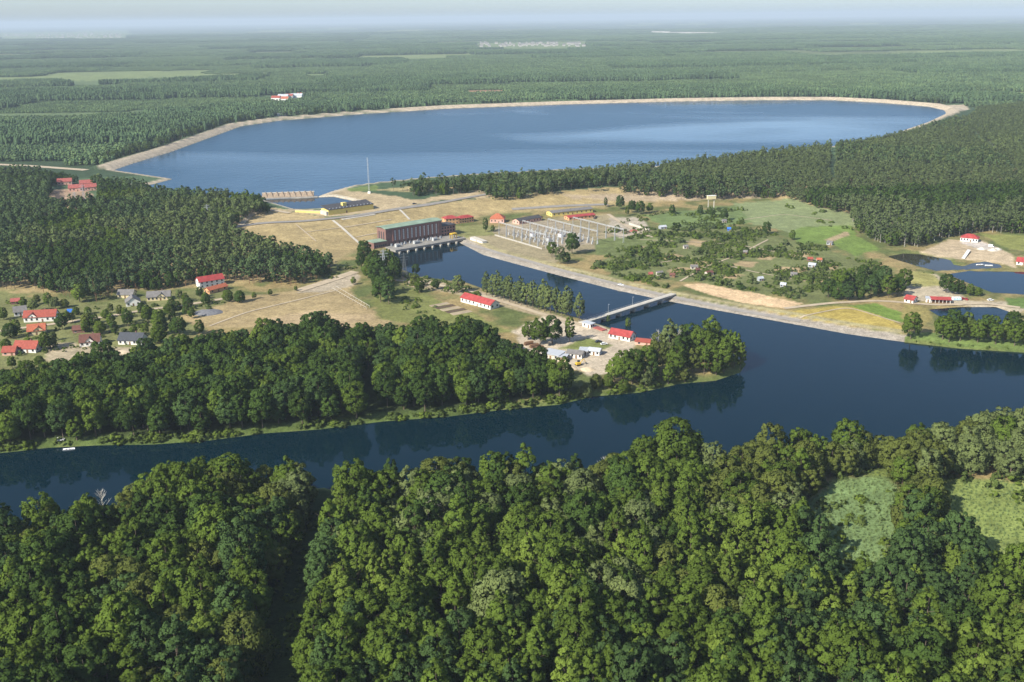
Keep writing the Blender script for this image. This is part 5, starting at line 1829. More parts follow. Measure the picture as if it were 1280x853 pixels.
def powerhouse():
    A, B, Ln, ang = frame_of((483, 308.5), (552.5, 296.5))
    z = 3.0
    e = empty('powerhouse', (A.x, A.y, z), ang)
    tag(e, 'tall dark brick powerhouse with green roof and tall window strips', 'power station')
    D, Ht = 15, 16
    MB().box(0, Ln, 0, D, -3, Ht).build('wall', M['brick'], e)
    r = MB()
    r.prism([(-.6, Ht + .02), (D / 2, Ht + 1.1), (D + .6, Ht + .02), (D + .6, Ht + .5), (D / 2, Ht + 1.6), (-.6, Ht + .5)], 'x', -.7, Ln + .7)
    r.build('roof', M['green_roof'], e)
    MB().box(-.25, Ln + .25, -.25, -.02, Ht - 1.3, Ht - .05).build('cornice', M['brick_pale'], e)
    n = 11
    x0, x1 = Ln * .16, Ln * .90
    wme = MB().box(-.75, .75, -.12, .05, 0, 9.2).mesh('window', M['pane'])
    bars = MB()
    for q in range(1, 6):
        bars.box(-.75, .75, -.17, -.125, q * 1.53 - .09, q * 1.53 + .09)
    bme = bars.mesh('glazing_bar', M['dsteel'])
    pil = MB().box(-.55, .55, -.55, -.01, 0, 10.4).mesh('pilaster', M['brick_pale'])
    low = MB().box(-.9, .9, -.1, .05, 0, 1.7).mesh('window', M['glass'])
    for k in range(n):
        x = x0 + (x1 - x0) * k / (n - 1)
        w = link('window', wme, e)
        w.location = (x, 0, 4.6)
        link('glazing_bar', bme, w)
        w = link('window', low, e)
        w.location = (x, 0, 1.6)
    for k in range(n + 1):
        x = x0 + (x1 - x0) * (k - .5) / (n - 1)
        w = link('pilaster', pil, e)
        w.location = (x, 0, 4.2)
    endw = MB().box(-.1, .05, -.7, .7, 0, 8).mesh('window', M['glass'])
    for k in range(3):
        w = link('window', endw, e)
        w.location = (0, D * (k + 1) / 4, 5)
    # left annex and right annex
    a = MB().box(-14, -.03, -1.5, D * .72, -3, 5.6).build('annex', M['brick'], e)
    MB().box(-14.4, -.02, -1.9, D * .72 + .4, 5.62, 6.1).build('annex_roof', M['green_roof'], a)
    for k in range(6):
        w = link('window', low, e)
        w.location = (-12.5 + k * 2.2, -1.5, 1.4)
    a = MB().box(Ln + .03, Ln + 17, 1.5, D + 1, -3, 9.6).build('annex', M['brick_pale'], e)
    MB().box(Ln + .02, Ln + 17.5, 1.0, D + 1.4, 9.62, 10.2).build('annex_roof', M['dark_roof'], a)
    for rr in range(3):
        for k in range(5):
            w = link('window', low, e)
            w.location = (Ln + 2 + k * 3.2, 1.5, 1 + rr * 3.0)
    # draft tube deck over the tailrace, with piers
    MB().box(-3, Ln + 13, -20, -.03, -1.4, .55).build('deck', mat('stained_concrete', (0.25, 0.235, 0.205), noise=.25, nscale=.3), e)
    for k in range(9):
        x = 1 + k * (Ln + 10) / 8
        MB().box(x - .9, x + .9, -21.5, -14, -8, -1.42).build('pier', M['pale_concrete'], e)
    rail = MB()
    rail.bar((-3, -19.8, 1.6), (Ln + 13, -19.8, 1.6), .07)
    for k in range(24):
        x = -2.8 + k * (Ln + 15.6) / 23
        rail.bar((x, -19.8, .5), (x, -19.8, 1.6), .07)
    rail.build('railing', M['steel'], e)
    mw = e.matrix_basis
    # machines that stand on the deck
    for k, (t, s) in enumerate(((.10, 1), (.42, 1), (.46, .8), (.76, 1))):
        p = Matrix.LocRotScale(e.location, e.rotation_euler, None) @ Vector((Ln * t, -9, .56))
        q = empty('transformer', p, ang)
        tag(q, ['pale grey transformer on the deck, leftmost', 'pale grey transformer at the middle of the deck', 'smaller transformer beside the middle one', 'pale grey transformer at the right of the deck'][k], 'transformer', 'transformers on the powerhouse deck')
        MB().box(-2.2 * s, 2.2 * s, -1.4 * s, 1.4 * s, 0, 2.8 * s).build('tank', M['steel'], q)
        f = MB()
        for i in range(6):
            f.box((-2 + i * .75) * s, (-1.75 + i * .75) * s, -2.0 * s, -1.41 * s, .4, 2.3 * s)
        f.build('cooling_fin', M['grey'], q)
        for i in range(3):
            MB().bar(((-1.2 + i * 1.2) * s, 0, 2.8 * s), ((-1.2 + i * 1.2) * s, 0, 4.1 * s), .22, 6, .12).build('bushing', M['porcelain'], q)
    cab = MB().box(-.9, .9, -.6, .6, 0, 2.3).mesh('cabinet', M['grey'])
    lid = MB().box(-1.0, 1.0, -.7, .7, 2.31, 2.45).mesh('lid', M['dsteel'])
    for k in range(12):
        p = Matrix.LocRotScale(e.location, e.rotation_euler, None) @ Vector((Ln * (.06 + k * .078), -3.6 - (k % 3) * .9, .56))
        q = empty('switch_cabinet', p, ang)
        tag(q, 'grey cabinet on the powerhouse deck below the windows, %s' % ['left end', 'left', 'middle', 'right'][k // 3], 'cabinet', 'cabinets on the powerhouse deck')
        link('cabinet', cab, q)
        link('lid', lid, q)
    p = Matrix.LocRotScale(e.location, e.rotation_euler, None) @ Vector((Ln + 4, -13, .56))
    q = empty('deck_crane', p, ang)
    tag(q, 'yellow gantry crane at the right end of the powerhouse deck', 'crane')
    for x in (-2.5, 2.5):
        MB().box(x - .3, x + .3, -2, -1.5, 0, 4).build('leg', M['machine'], q)
        MB().box(x - .3, x + .3, 1.5, 2, 0, 4).build('leg', M['machine'], q)
    MB().box(-3, 3, -2.1, 2.1, 4.01, 4.8).build('bridge', M['machine'], q)


powerhouse()


def intake():
    A, B, Ln, ang = frame_of((411, 269.5), (467, 261.5))
    e = empty('intake_building', A, ang)
    tag(e, 'long yellow intake building with dark roof on the dam crest', 'intake building')
    D, H = 15, 5.0
    MB().box(0, Ln, 0, D, -2, H).build('wall', M['yellow'], e)
    MB().prism([(-.3, H + .02), (D + .5, H + 2.6), (D + .5, H + 3.1), (-.3, H + .5)], 'x', -.4, Ln + .4).build('roof', M['dark_roof'], e)
    for k in range(13):
        x = 2 + k * (Ln - 4) / 12
        MB().box(x - .5, x + .5, .8, 1.5, H + .4, H + 1.6).build('vent', M['grey'], e)
    d = MB().box(Ln * .38, Ln * .38 + 1.6, -.1, .05, 0, 2.4).build('door', M['wood'], e)
    MB().box(Ln * .37, Ln * .37 + 4.5, 5, 9, H + .8, H + 4.6).build('lift_housing', M['yellow'], e)
    MB().box(-2.5, 0 - .02, .2, D - 2, -2, H - 1.2).build('stair_block', M['pale_concrete'], e)
    # low yellow wall left of it
    A, B, Ln, ang = frame_of((369, 265.5), (406, 267))
    w = empty('retaining_wall', A, ang)
    tag(w, 'low yellow retaining wall left of the intake building', 'wall')
    MB().box(0, Ln, 0, .8, -1, 2.0).build('wall', M['yellow'], w)
    MB().box(-.1, Ln + .1, -.1, .9, 2.0, 2.25).build('coping', M['pale_concrete'], w)
    # pale slab in front
    A, B, Ln, ang = frame_of((429, 275), (470, 269))
    o = MB().box(0, Ln, 0, 7, -.6, .35).build('concrete_slab', M['pale_concrete'])
    o.location = A
    o.rotation_euler = (0, 0, ang)
    tag(o, 'pale concrete slab below the yellow intake building', 'slab')
    # stop-log barrage between basin and reservoir
    A, B = P(323, 249, RESZ + .5), P(396, 246.5, RESZ + .5)
    d = B - A
    Ln, ang = float(np.hypot(*d)), math.atan2(d[1], d[0])
    e = empty('barrage', (A[0], A[1], RESZ), ang)
    tag(e, 'weathered concrete barrage with row of triangular buttresses between basin and reservoir', 'barrage')
    MB().box(-1, Ln + 1, 0, 3, -5, 1.2).build('sill', M['concrete'], e)
    n = 9
    w = (Ln - 8) / n
    wc = mat('weathered_concrete', (0.24, 0.18, 0.125), noise=0.3, nscale=.4)
    MB().prism([(1.5, 1.2), (9.5, 5.0), (12, 5.0), (12, -3), (1.5, -3)], 'x', 3.5, Ln - 3.5).build('apron', wc, e)
    tri = MB().add([(0, .5, 1.3), (w, .5, 1.3), (w / 2, 9.6, 6.6), (0, 9.6, 3.5), (w, 9.6, 3.5)], [(0, 1, 2), (0, 2, 3), (1, 4, 2), (3, 2, 4), (0, 3, 4, 1)]).mesh('buttress', mat('pale_weathered_concrete', (0.29, 0.22, 0.15), noise=0.3, nscale=.4))
    for k in range(n):
        q = link('buttress', tri, e)
        q.location = (4 + k * w, 0, 0)
    MB().box(3, Ln - 3, 9.7, 12.5, 5.02, 5.4).build('walkway', M['pale_concrete'], e)


intake()


# ------------------------------------------------------------------ switchyard, pylons, mast
def switchyard():
    A, B = G(624, 294), G(683, 311)
    d = (B - A)
    Ln = d.length
    ang = math.atan2(d.y, d.x)
    ux = Vector((math.cos(ang), math.sin(ang), 0))
    uy = Vector((-math.sin(ang), math.cos(ang), 0))
    names = ['front', 'second', 'third', 'rear']
    pos = ['left end', 'left', 'left of middle', 'right of middle', 'right', 'right end']

    def gantry_proto():
        e = empty('switchyard_gantry', (0, 0, 0))
        W = Ln / 6 - .6
        for x in (0, W):
            MB().bar((x, -.6, 0), (x, 0, 12.5), .17, 4, .12).bar((x, .6, 0), (x, 0, 12.5), .17, 4, .12).build('post', M['steel'], e)
        b = MB()
        for y in (-.4, .4):
            for z in (12.0, 12.8):
                b.bar((0, y, z), (W, y, z), .09)
        k = 10
        for i in range(k):
            x0, x1 = W * i / k, W * (i + 1) / k
            b.bar((x0, -.4, 12.0), (x1, -.4, 12.8), .06)
            b.bar((x0, .4, 12.8), (x1, .4, 12.0), .06)
        b.build('beam', M['steel'], e)
        for i in range(3):
            x = W * (i + .5) / 3
            MB().bar((x, 0, 12.0), (x, 0, 10.2), .16, 6).build('insulator', M['porcelain'], e)
        return e

    proto = gantry_proto()
    first = True
    for r_, off in enumerate((0, 22, 46, 70)):
        for c in range(6):
            p = A + ux * (c * Ln / 6) + uy * off + ux * (off * .35)
            loc = (p.x, p.y, gz(p.x, p.y))
            if first:
                o = proto
                o.location = loc
                o.rotation_euler = (0, 0, ang)
                first = False
            else:
                o = copy_tree(proto, loc, ang)
            tag(o, 'grey steel gantry in the %s row of the switchyard, %s' % (names[r_], pos[c]), 'gantry', 'steel gantries of the switchyard')

    def brk():
        e = empty('insulator_post', (0, 0, 0))
        MB().box(-.5, .5, -.5, .5, 0, 2.2).build('stand', M['steel'], e)
        b = MB()
        for k in range(5):
            b.bar((0, 0, 2.2 + k * .5), (0, 0, 2.5 + k * .5), .32, 6)
            b.bar((0, 0, 2.5 + k * .5), (0, 0, 2.7 + k * .5), .16, 6)
        b.build('insulator', M['steel'], e)
        MB().box(-.9, .9, -.15, .15, 4.7, 5.0).build('contact', M['steel'], e)
        return e
    proto2 = brk()
    first = True
    for r_, off in enumerate((8, 13, 25, 30, 44, 49)):
        for c in range(11):
            p = A + ux * (c * Ln / 11 + 2) + uy * off + ux * (off * .35)
            loc = (p.x, p.y, gz(p.x, p.y))
            if first:
                o = proto2
                o.location = loc
                o.rotation_euler = (0, 0, ang)
                first = False
            else:
                o = copy_tree(proto2, loc, ang)
            tag(o, 'insulator on a steel stand, %s line between the switchyard gantries' % ['first', 'second', 'third', 'fourth', 'fifth', 'sixth'][r_], 'insulator', 'insulators of the switchyard')
    for k, (off, c) in enumerate(((20, 1.0), (20, 2.4), (40, 1.6), (40, 3.0))):
        p = A + ux * (c * Ln / 4) + uy * off + ux * (off * .35)
        q = empty('switchyard_transformer', (p.x, p.y, gz(p.x, p.y)), ang)
        tag(q, ['pale transformer at the left of the switchyard', 'pale transformer at the front right of the switchyard', 'pale transformer at the rear of the switchyard', 'pale transformer at the right of the switchyard'][k], 'transformer', 'transformers of the switchyard')
        MB().box(-2.4, 2.4, -1.5, 1.5, 0, 3).build('tank', M['steel'] if k % 2 else M['carwhite'], q)
        MB().bar((-2, 0, 3.9), (2, 0, 3.9), .6, 8).build('conservator', M['grey'], q)
        for i in range(3):
            MB().bar((-1.4 + i * 1.4, -.8, 3), (-1.4 + i * 1.4, -.8, 4.6), .2, 6, .12).build('bushing', M['porcelain'], q)
    # fence along the yard
    e = empty('yard_fence', A - uy * 5)
    e.rotation_euler = (0, 0, ang)
    tag(e, 'low concrete fence along the river side of the switchyard', 'fence')
    for k in range(22):
        x = k * Ln / 21
        MB().box(x - .1, x + .1, -.1, .1, -.5, 1.6).build('post', M['pale_concrete'], e)
    for k in range(21):
        x = k * Ln / 21
        MB().box(x + .11, x + Ln / 21 - .11, -.05, .05, .1, 1.4).build('panel', M['concrete'], e)


switchyard()


def pylon(name, px, py, h, label, mt='steel', arms=3):
    p = G(px, py)
    e = empty(name, p, .4)
    tag(e, label, 'pylon', 'lattice pylons')
    w0, w1 = h * .09, h * .018
    b = MB()
    n = 8
    f = lambda t: w0 + (w1 - w0) * min(1, t / .85)
    for sx in (-1, 1):
        for sy in (-1, 1):
            b.bar((sx * w0, sy * w0, -.5), (sx * w1, sy * w1, h * .85), .2, 4, .14)
            b.bar((sx * w1, sy * w1, h * .85), (0, 0, h), .13)
    b.build('leg_frame', M[mt], e)
    c = MB()
    for k in range(n):
        t0, t1 = .85 * k / n, .85 * (k + 1) / n
        a0, a1 = f(t0), f(t1)
        for s in (-1, 1):
            c.bar((-a0, s * a0, h * t0), (a1, s * a1, h * t1), .09)
            c.bar((a0, s * a0, h * t0), (-a1, s * a1, h * t1), .09)
            c.bar((s * a0, -a0, h * t0), (s * a1, a1, h * t1), .09)
            c.bar((s * a0, a0, h * t0), (s * a1, -a1, h * t1), .09)
    c.build('bracing', M[mt], e)
    for k in range(arms):
        z = h * (.68 + .11 * k)
        ln = h * (.15, .19, .13)[k % 3]
        a = MB()
        for s in (-1, 1):
            a.bar((0, w1, z), (s * ln, 0, z + .3), .12)
            a.bar((0, -w1, z), (s * ln, 0, z + .3), .12)
            a.bar((0, 0, z + 1.3), (s * ln, 0, z + .3), .1)
        a.build('arm', M[mt], e)


pylon('pylon', 480.5, 343, 21, 'pale lattice pylon in the clump below the powerhouse')
pylon('pylon', 506, 346, 20, 'darker lattice pylon beside the tailrace', 'dsteel')
pylon('pylon', 260.5, 277, 17, 'lattice pylon at the edge of the hilltop wood, beside the dry embankment')
pylon('pylon', 106, 256, 22, 'lattice pylon in front of the red hilltop houses, right of two')
pylon('pylon', 95, 256, 14, 'shorter lattice pylon in front of the red hilltop houses')


def mast():
    p = G(461.5, 242)
    e = empty('radio_mast', p)
    tag(e, 'thin tall radio mast on the reservoir bank', 'mast')
    b = MB()
    h = 40
    for k in range(3):
        a = k * 2.094
        b.bar((math.cos(a) * .7, math.sin(a) * .7, 0), (math.cos(a) * .5, math.sin(a) * .5, h), .13)
    b.build('mast_pole', M['steel'], e)
    c = MB()
    for k in range(26):
        a, a2 = k * 2.094, (k + 1) * 2.094
        c.bar((math.cos(a) * .6, math.sin(a) * .6, k * h / 26), (math.cos(a2) * .6, math.sin(a2) * .6, (k + 1) * h / 26), .06)
    c.build('bracing', M['steel'], e)
    MB().box(-1.5, 1.5, -1.5, 1.5, -.5, 2.2).build('base_hut', M['white'], e)


mast()


def platform_tower():
    p = G(888.5, 263)
    e = empty('platform_tower', p, .2)
    tag(e, 'white box raised on two pale legs above the meadow', 'tower')
    h = 12
    for x in (-3.2, 3.2):
        MB().box(x - .35, x + .35, -.4, .4, -.5, h).build('leg', M['pale_concrete'], e)
    MB().box(-4.6, 4.6, -1.6, 1.6, h + .01, h + 3.4).build('box', M['cream'], e)
    MB().box(-4.8, 4.8, -1.8, 1.8, h + 3.42, h + 3.7).build('lid', M['white'], e)


platform_tower()


# ------------------------------------------------------------------ footbridge
def footbridge():
    A, B = P(731, 402, 3.6), P(838, 368.5, 3.6)
    d = B - A
    Ln, ang = float(np.hypot(*d)), math.atan2(d[1], d[0])
    e = empty('bridge', (A[0], A[1], 0), ang)
    tag(e, 'long narrow concrete bridge on pairs of piers across the channel', 'bridge')
    w = 2.3
    MB().box(-4, Ln + 4, -w, w, 3.2, 3.75).build('deck', M['pale_concrete'], e)
    for s in (-1, 1):
        MB().box(-4, Ln + 4, s * w * .6 - .35, s * w * .6 + .35, 2.0, 3.19).build('girder', M['concrete'], e)
        r = MB()
        for z in (4.3, 4.8):
            r.bar((-4, s * (w - .15), z), (Ln + 4, s * (w - .15), z), .05)
        for k in range(40):
            x = -3.9 + k * (Ln + 7.8) / 39
            r.bar((x, s * (w - .15), 3.75), (x, s * (w - .15), 4.8), .05)
        r.build('railing', M['steel'], e)
    n = 5
    for k in range(n):
        x = Ln * (k + 1) / (n + 1) + 4
        pr = MB().box(x - .7, x + .7, -w * .9, w * .9, -4, 1.2).build('pier', M['concrete'], e)
        MB().box(x - .9, x + .9, -w, w, 1.21, 1.98).build('pier_cap', M['pale_concrete'], pr)
    for x in (-5.5, Ln + 1.5):
        MB().box(x, x + 4, -w - .3, w + .3, -3, 1.99).build('abutment', M['concrete'], e)
    for k, t in enumerate((.28, .56)):
        p = Matrix.Rotation(ang, 4, 'Z') @ Vector((Ln * t, w - .4, 3.75)) + Vector((A[0], A[1], 0))
        q = empty('lamp_post', p, ang)
        tag(q, ['lamp post on the bridge nearer the yard', 'lamp post on the bridge nearer the paved bank'][k], 'lamp post', 'lamp posts on the bridge')
        MB().bar((0, 0, 0), (0, 0, 6), .1, 6, .06).build('pole', M['steel'], q)
        MB().box(-.15, .15, -1.0, .05, 6.01, 6.2).build('lamp_head', M['grey'], q)


footbridge()

# ------------------------------------------------------------------ allotment huts
HUTS = [((904, 279), 5, 'pale_concrete', 'grey_roof', 'white hut near the blue shed at the top of the allotments'), ((910, 289), 4, 'blue', 'blue', 'bright blue shed at the top of the allotments'),
        ((856, 311.5), 5, 'pale_concrete', 'grey_roof', 'white hut alone in the left of the allotments'), ((864.5, 337), 7, 'pale_concrete', 'grey_roof', 'grey-white hut with pale roof in the middle left allotments'),
        ((885.5, 345), 7, 'pale_concrete', 'brown', 'white hut with brown roof near the sand field'), ((823, 345), 6, 'pale_concrete', 'grey_roof', 'white hut close to the paved bank'),
        ((838, 347), 5, 'wood', 'brown', 'brown timber hut close to the paved bank'), ((950, 352), 5, 'grey', 'pale_roof', 'pale greyish hut above the sand field'),
        ((1011, 334), 7, 'grey', 'pale_roof', 'pale grey greenhouse hut at the right of the allotments'),
        ((1011, 327), 5, 'brick', 'tile', 'hut with dark red roof at the right of the allotments'), ((1022, 328), 5, 'pale_concrete', 'tile_o', 'hut with orange roof at the right of the allotments'),
        ((989, 346), 6, 'pale_concrete', 'grey_roof', 'grey hut right of the middle allotments'), ((976, 359), 5, 'grey', 'pale_roof', 'pale hut above the right end of the sand field'),
        ((827, 287), 8, 'grey', 'pale_roof', 'long grey greenhouse at the top left of the allotments'), ((1034, 306), 6, 'grey', 'grey_roof', 'grey hut beside the bright green field'), ((812, 346), 4, 'wood', 'tile_d', 'small dark hut left of the white hut by the bank'), ((872, 341), 4, 'brick', 'brown', 'small dark shed between the two middle huts'),
        ((930, 318), 4, 'wood', 'grey_roof', 'small timber shed in the upper middle allotments')]
for (a, b), w, wl, rf, lab in HUTS:
    p = G(a, b)
    building('garden_hut', lab, (a - 1, b), (a + 1, b - random.uniform(-.25, .3)), w * .6, 2.0, wl, rf, rh=1.2, wins=2, cat='hut', group='huts in the allotment gardens', length=w * .82, ends=False, over=.25)
bushes()


# ------------------------------------------------------------------ vehicles and small things
def car(px, py, ang, paint, label, van=False, group='parked vehicles'):
    p = G(px, py)
    e = empty('delivery_van' if van else 'parked_car', p, ang)
    tag(e, label, 'van' if van else 'car', group)
    h1, h2_ = (1.0, 2.3) if van else (.95, 1.5)
    MB().prism([(-2.2, .35), (2.2, .35), (2.25, .75), (1.3 if not van else 2.0, h1), (-2.2, h1 if not van else h1 + .1)], 'y', -.88, .88).build('body', M[paint], e)
    if van:
        MB().prism([(-2.2, h1), (1.9, h1), (1.2, h2_), (-2.2, h2_)], 'y', -.86, .86).build('cargo_box', M[paint], e)
        MB().prism([(1.25, h1 + .25), (1.86, h1 + .2), (1.35, h2_ - .15), (1.1, h2_ - .15)], 'y', -.88, .88).build('windscreen', M['glass'], e)
    else:
        MB().prism([(-1.7, h1), (1.1, h1), (.5, h2_ - .06), (-1.3, h2_ - .06)], 'y', -.78, .78).build('windows', M['glass'], e)
        MB().prism([(.55, h2_ - .05), (-1.35, h2_ - .05), (-1.25, h2_ + .02), (.45, h2_ + .02)], 'y', -.76, .76).build('roof', M[paint], e)
    for x in (-1.4, 1.4):
        for y in (-.8, .8):
            MB().bar((x, y - .11, .33), (x, y + .11, .33), .33, 10).build('wheel', M['rubber'], e)


car(1203, 374.5, .2, 'carred', 'red car parked right of the light blue caravan')
car(1208, 375, 1.2, 'carred', 'second red car at the end of the pavilion lane')
car(1238, 376, .1, 'carwhite', 'white car on the sandy lane by the ponds')
car(1239, 309, -.7, 'carwhite', 'white van beside the red hip-roofed house', van=True)
car(755, 431, .3, 'carwhite', 'white car parked before the white lodge')
car(748, 428, .5, 'cardark', 'dark car parked on the yard below the bridge')
car(716, 418, .4, 'cardark', 'dark car in tree shade on the yard')
car(518, 255.5, .35, 'cardark', 'dark car on the embankment road')
car(776, 357, -.35, 'carwhite', 'white car on the paved bank lane')
car(75, 551, .1, 'carwhite', 'white car under trees on the far left bank')
car(744, 273.5, 1.0, 'cardark', 'dark car at the end of the garage row')
car(676, 272, .6, 'carred', 'red car behind the dark-roofed shed')
car(140, 416, .2, 'cardark', 'dark car on the village lane')


def excavator(px, py):
    p = G(px, py)
    e = empty('excavator', p, .5)
    tag(e, 'small yellow excavator standing on the sandy yard', 'excavator')
    for y in (-1, 1):
        MB().prism([(-1.6, .1), (1.6, .1), (1.9, .45), (1.6, .8), (-1.6, .8), (-1.9, .45)], 'y', y - .25, y + .25).build('track', M['rubber'], e)
    MB().box(-1.7, 1.2, -1.1, 1.1, .85, 1.9).build('body', M['machine'], e)
    c = MB().box(-.2, 1.2, .1, 1.1, 1.91, 3.0).build('cab', M['glass'], e)
    MB().bar((1.0, -.4, 1.6), (3.4, -.4, 3.6), .2).bar((3.4, -.4, 3.6), (5.0, -.4, 1.2), .16).build('arm', M['machine'], e)
    MB().prism([(4.7, .5), (5.5, .5), (5.3, 1.3), (4.8, 1.3)], 'y', -.9, .1).build('bucket', M['dsteel'], e)


excavator(723, 457)


def caravan(px, py):
    p = G(px, py)
    e = empty('caravan', p, 0.05)
    tag(e, 'light blue and white caravan right of the pavilion', 'caravan')
    MB().prism([(-3, .5), (3, .5), (3.1, 1.6), (2.7, 2.7), (-2.8, 2.7), (-3.1, 1.6)], 'y', -1.1, 1.1).build('body', M['carwhite'], e)
    MB().box(-3.0, 3.0, -1.16, -1.105, .9, 1.4).build('stripe', M['lblue'], e)
    for x in (-1.9, 0, 1.9):
        MB().box(x - .6, x + .6, -1.15, -1.105, 1.5, 2.3).build('window', M['lblue'], e)
    for y in (-.95, .95):
        MB().bar((0, y - .12, .35), (0, y + .12, .35), .35, 10).build('wheel', M['rubber'], e)
    MB().bar((3, 0, .5), (4.2, 0, .5), .08).build('tow_bar', M['dsteel'], e)


caravan(1195.5, 376)


def boat(px, py, z, ang, label, L_=5.0):
    q = P(px, py, z)
    e = empty('rowing_boat', (q[0], q[1], z), ang)
    tag(e, label, 'boat', 'white boats')
    n = 7
    prof = []
    b = MB()
    vs = []
    for i in range(n):
        t = i / (n - 1)
        x = (t - .5) * L_
        w = .85 * math.sin(math.pi * min(1, .25 + .75 * (1 - t))) ** .7 if t > .5 else .8
        w = max(w, .05)
        vs += [(x, -w, .6), (x, -w * .6, -.1), (x, w * .6, -.1), (x, w, .6), (x, w * .85, .55), (x, w * .5, .12), (x, -w * .5, .12), (x, -w * .85, .55)]
    fs = []
    for i in range(n - 1):
        for k in range(8):
            fs.append((i * 8 + k, i * 8 + (k + 1) % 8, (i + 1) * 8 + (k + 1) % 8, (i + 1) * 8 + k))
    fs += [tuple(range(8)), tuple(range((n - 1) * 8, n * 8))]
    b.add(vs, fs).build('hull', M['carwhite'], e)
    for x in (-1.2, .4):
        MB().box(x - .15, x + .15, -.6, .6, .35, .42).build('bench', M['wood'], e)


boat(1225, 331.5, 2.2, .1, 'white boat on the dark pond, left of two', 6)
boat(1236, 332.5, 2.2, -.15, 'white boat on the dark pond, right of two', 6)
boat(86, 562.5, 0.02, .2, 'white boat at the bank on the far left', 5.5)

# ramp and jetty by the dark pond
A, B, Ln, ang = frame_of((1204, 324), (1211, 315))
e = empty('slide_ramp', A, ang)
tag(e, 'pale wooden ramp running down to the dark pond', 'ramp')
MB().add([(0, -1.3, .4), (Ln, -1.3, 1.6), (Ln, 1.3, 1.6), (0, 1.3, .4), (0, -1.3, .7), (Ln, -1.3, 1.9), (Ln, 1.3, 1.9), (0, 1.3, .7)],
         [(0, 3, 2, 1), (4, 5, 6, 7), (0, 1, 5, 4), (1, 2, 6, 5), (2, 3, 7, 6), (3, 0, 4, 7)]).build('deck', M['white'], e)
for x in (.1, .5, .9):
    for y in (-1.1, 1.1):
        MB().box(x * Ln - .15, x * Ln + .15, y - .15, y + .15, -2, .4 + 1.2 * x).build('leg', M['wood'], e)


def heap(name, px, py, r, h, material, label, cat, group):
    p = G(px, py)
    n, m_ = 14, 5
    vs = [(0, 0, h)]
    for k in range(1, m_ + 1):
        for i in range(n):
            a = i * 2 * math.pi / n
            rr = r * k / m_ * random.uniform(.9, 1.1)
            vs.append((math.cos(a) * rr * 1.25, math.sin(a) * rr, h * (1 - (k / m_) ** 1.3) + random.uniform(-.08, .08) - (.3 if k == m_ else 0)))
    fs = [(0, 1 + i, 1 + (i + 1) % n) for i in range(n)]
    for k in range(m_ - 1):
        for i in range(n):
            fs.append((1 + k * n + i, 1 + (k + 1) * n + i, 1 + (k + 1) * n + (i + 1) % n, 1 + k * n + (i + 1) % n))
    o = MB().add(vs, fs).build(name, material)
    o.location = p
    tag(o, label, cat, group)


heap('gravel_heap', 1227, 312, 3.5, 2.2, M['pale_concrete'], 'pale heap left of the white van above the pond', 'heap', 'heaps of sand and gravel')
heap('gravel_heap', 1241, 313.5, 4, 2.2, M['pale_concrete'], 'pale heap in front of the white van', 'heap', 'heaps of sand and gravel')
heap('gravel_heap', 1247, 312.5, 3.2, 2.0, M['pale_concrete'], 'pale heap right of the white van', 'heap', 'heaps of sand and gravel')
heap('sand_heap', 735, 462, 4, 1.6, M['sand'], 'sand heap at the lower end of the yard', 'heap', 'heaps of sand and gravel')
heap('sand_heap', 715, 461, 3, 1.3, M['sand'], 'smaller sand heap left of the excavator', 'heap', 'heaps of sand and gravel')
heap('soil_heap', 260, 391, 9, 2.0, mat('grey_rubble', (0.16, 0.16, 0.165), noise=.3, nscale=.5, bump=.4), 'grey rubble heap in the rough grass right of the village', 'heap', 'heaps of sand and gravel')
heap('soil_heap', 155, 440, 5, .8, M['sand'], 'pale soil heap below the slate-roofed house', 'heap', 'heaps of sand and gravel')
heap('gravel_heap', 792, 289, 4, 1.6, M['tile_d'], 'reddish heap in the storage yard corner', 'heap', 'heaps of sand and gravel')
heap('gravel_heap', 783, 291, 4, 1.6, M['soil'], 'brown heap in the storage yard', 'heap', 'heaps of sand and gravel')

for k, (a, b) in enumerate(((661, 431), (668, 434), (674, 437))):
    p = G(a, b)
    e = empty('timber_stack', p, .5)
    tag(e, ['timber stack nearest the belt wood, leftmost of three', 'middle timber stack of three by the yard trees', 'timber stack nearest the grey shed, rightmost of three'][k], 'timber stack', 'timber stacks in the yard')
    me = MB().bar((-3, 0, 0), (3, 0, 0), .3, 7).mesh('log', M['wood'])
    for i in range(4):
        for j in range(4 - i // 2):
            q = link('log', me, e)
            q.location = (random.uniform(-.3, .3), (j - 1.5) * .62 + (i % 2) * .3, .3 + i * .52)

A, B, Ln, ang = frame_of((741, 411), (753, 415))
o = MB()
for k in range(5):
    o.box(0, Ln, k * .9, k * .9 + .7, 0, .9)
o = o.build('brick_stack', M['tile_d'])
o.location = A
o.rotation_euler = (0, 0, ang)
tag(o, 'dark red stack of bricks beside the white kiosk', 'brick stack')

# vegetable beds beside the barn lane
for k in range(5):
    t = k / 4
    a = G(541 + 26 * t, 384.5 + 1 * t + 9 * t)
    b = G(563 + 28 * t, 380 + 2 * t + 8 * t)
    d = b - a
    ln = math.hypot(d.x, d.y)
    o = MB()
    for i in range(6):
        o.prism([(i * .9, -.2), (i * .9 + .45, .42), (i * .9 + .9, -.2)], 'x', 0, ln)
    o = o.build('garden_bed', M['soil'] if k % 2 else M['track'])
    o.location = a
    o.rotation_euler = (0, 0, math.atan2(d.y, d.x))
    tag(o, '%s garden bed left of the long red-roofed barn, %s' % ('dark soil' if k % 2 else 'pale dry', ['farthest', 'second', 'middle', 'fourth', 'nearest'][k]), 'garden bed', 'garden beds by the barn')

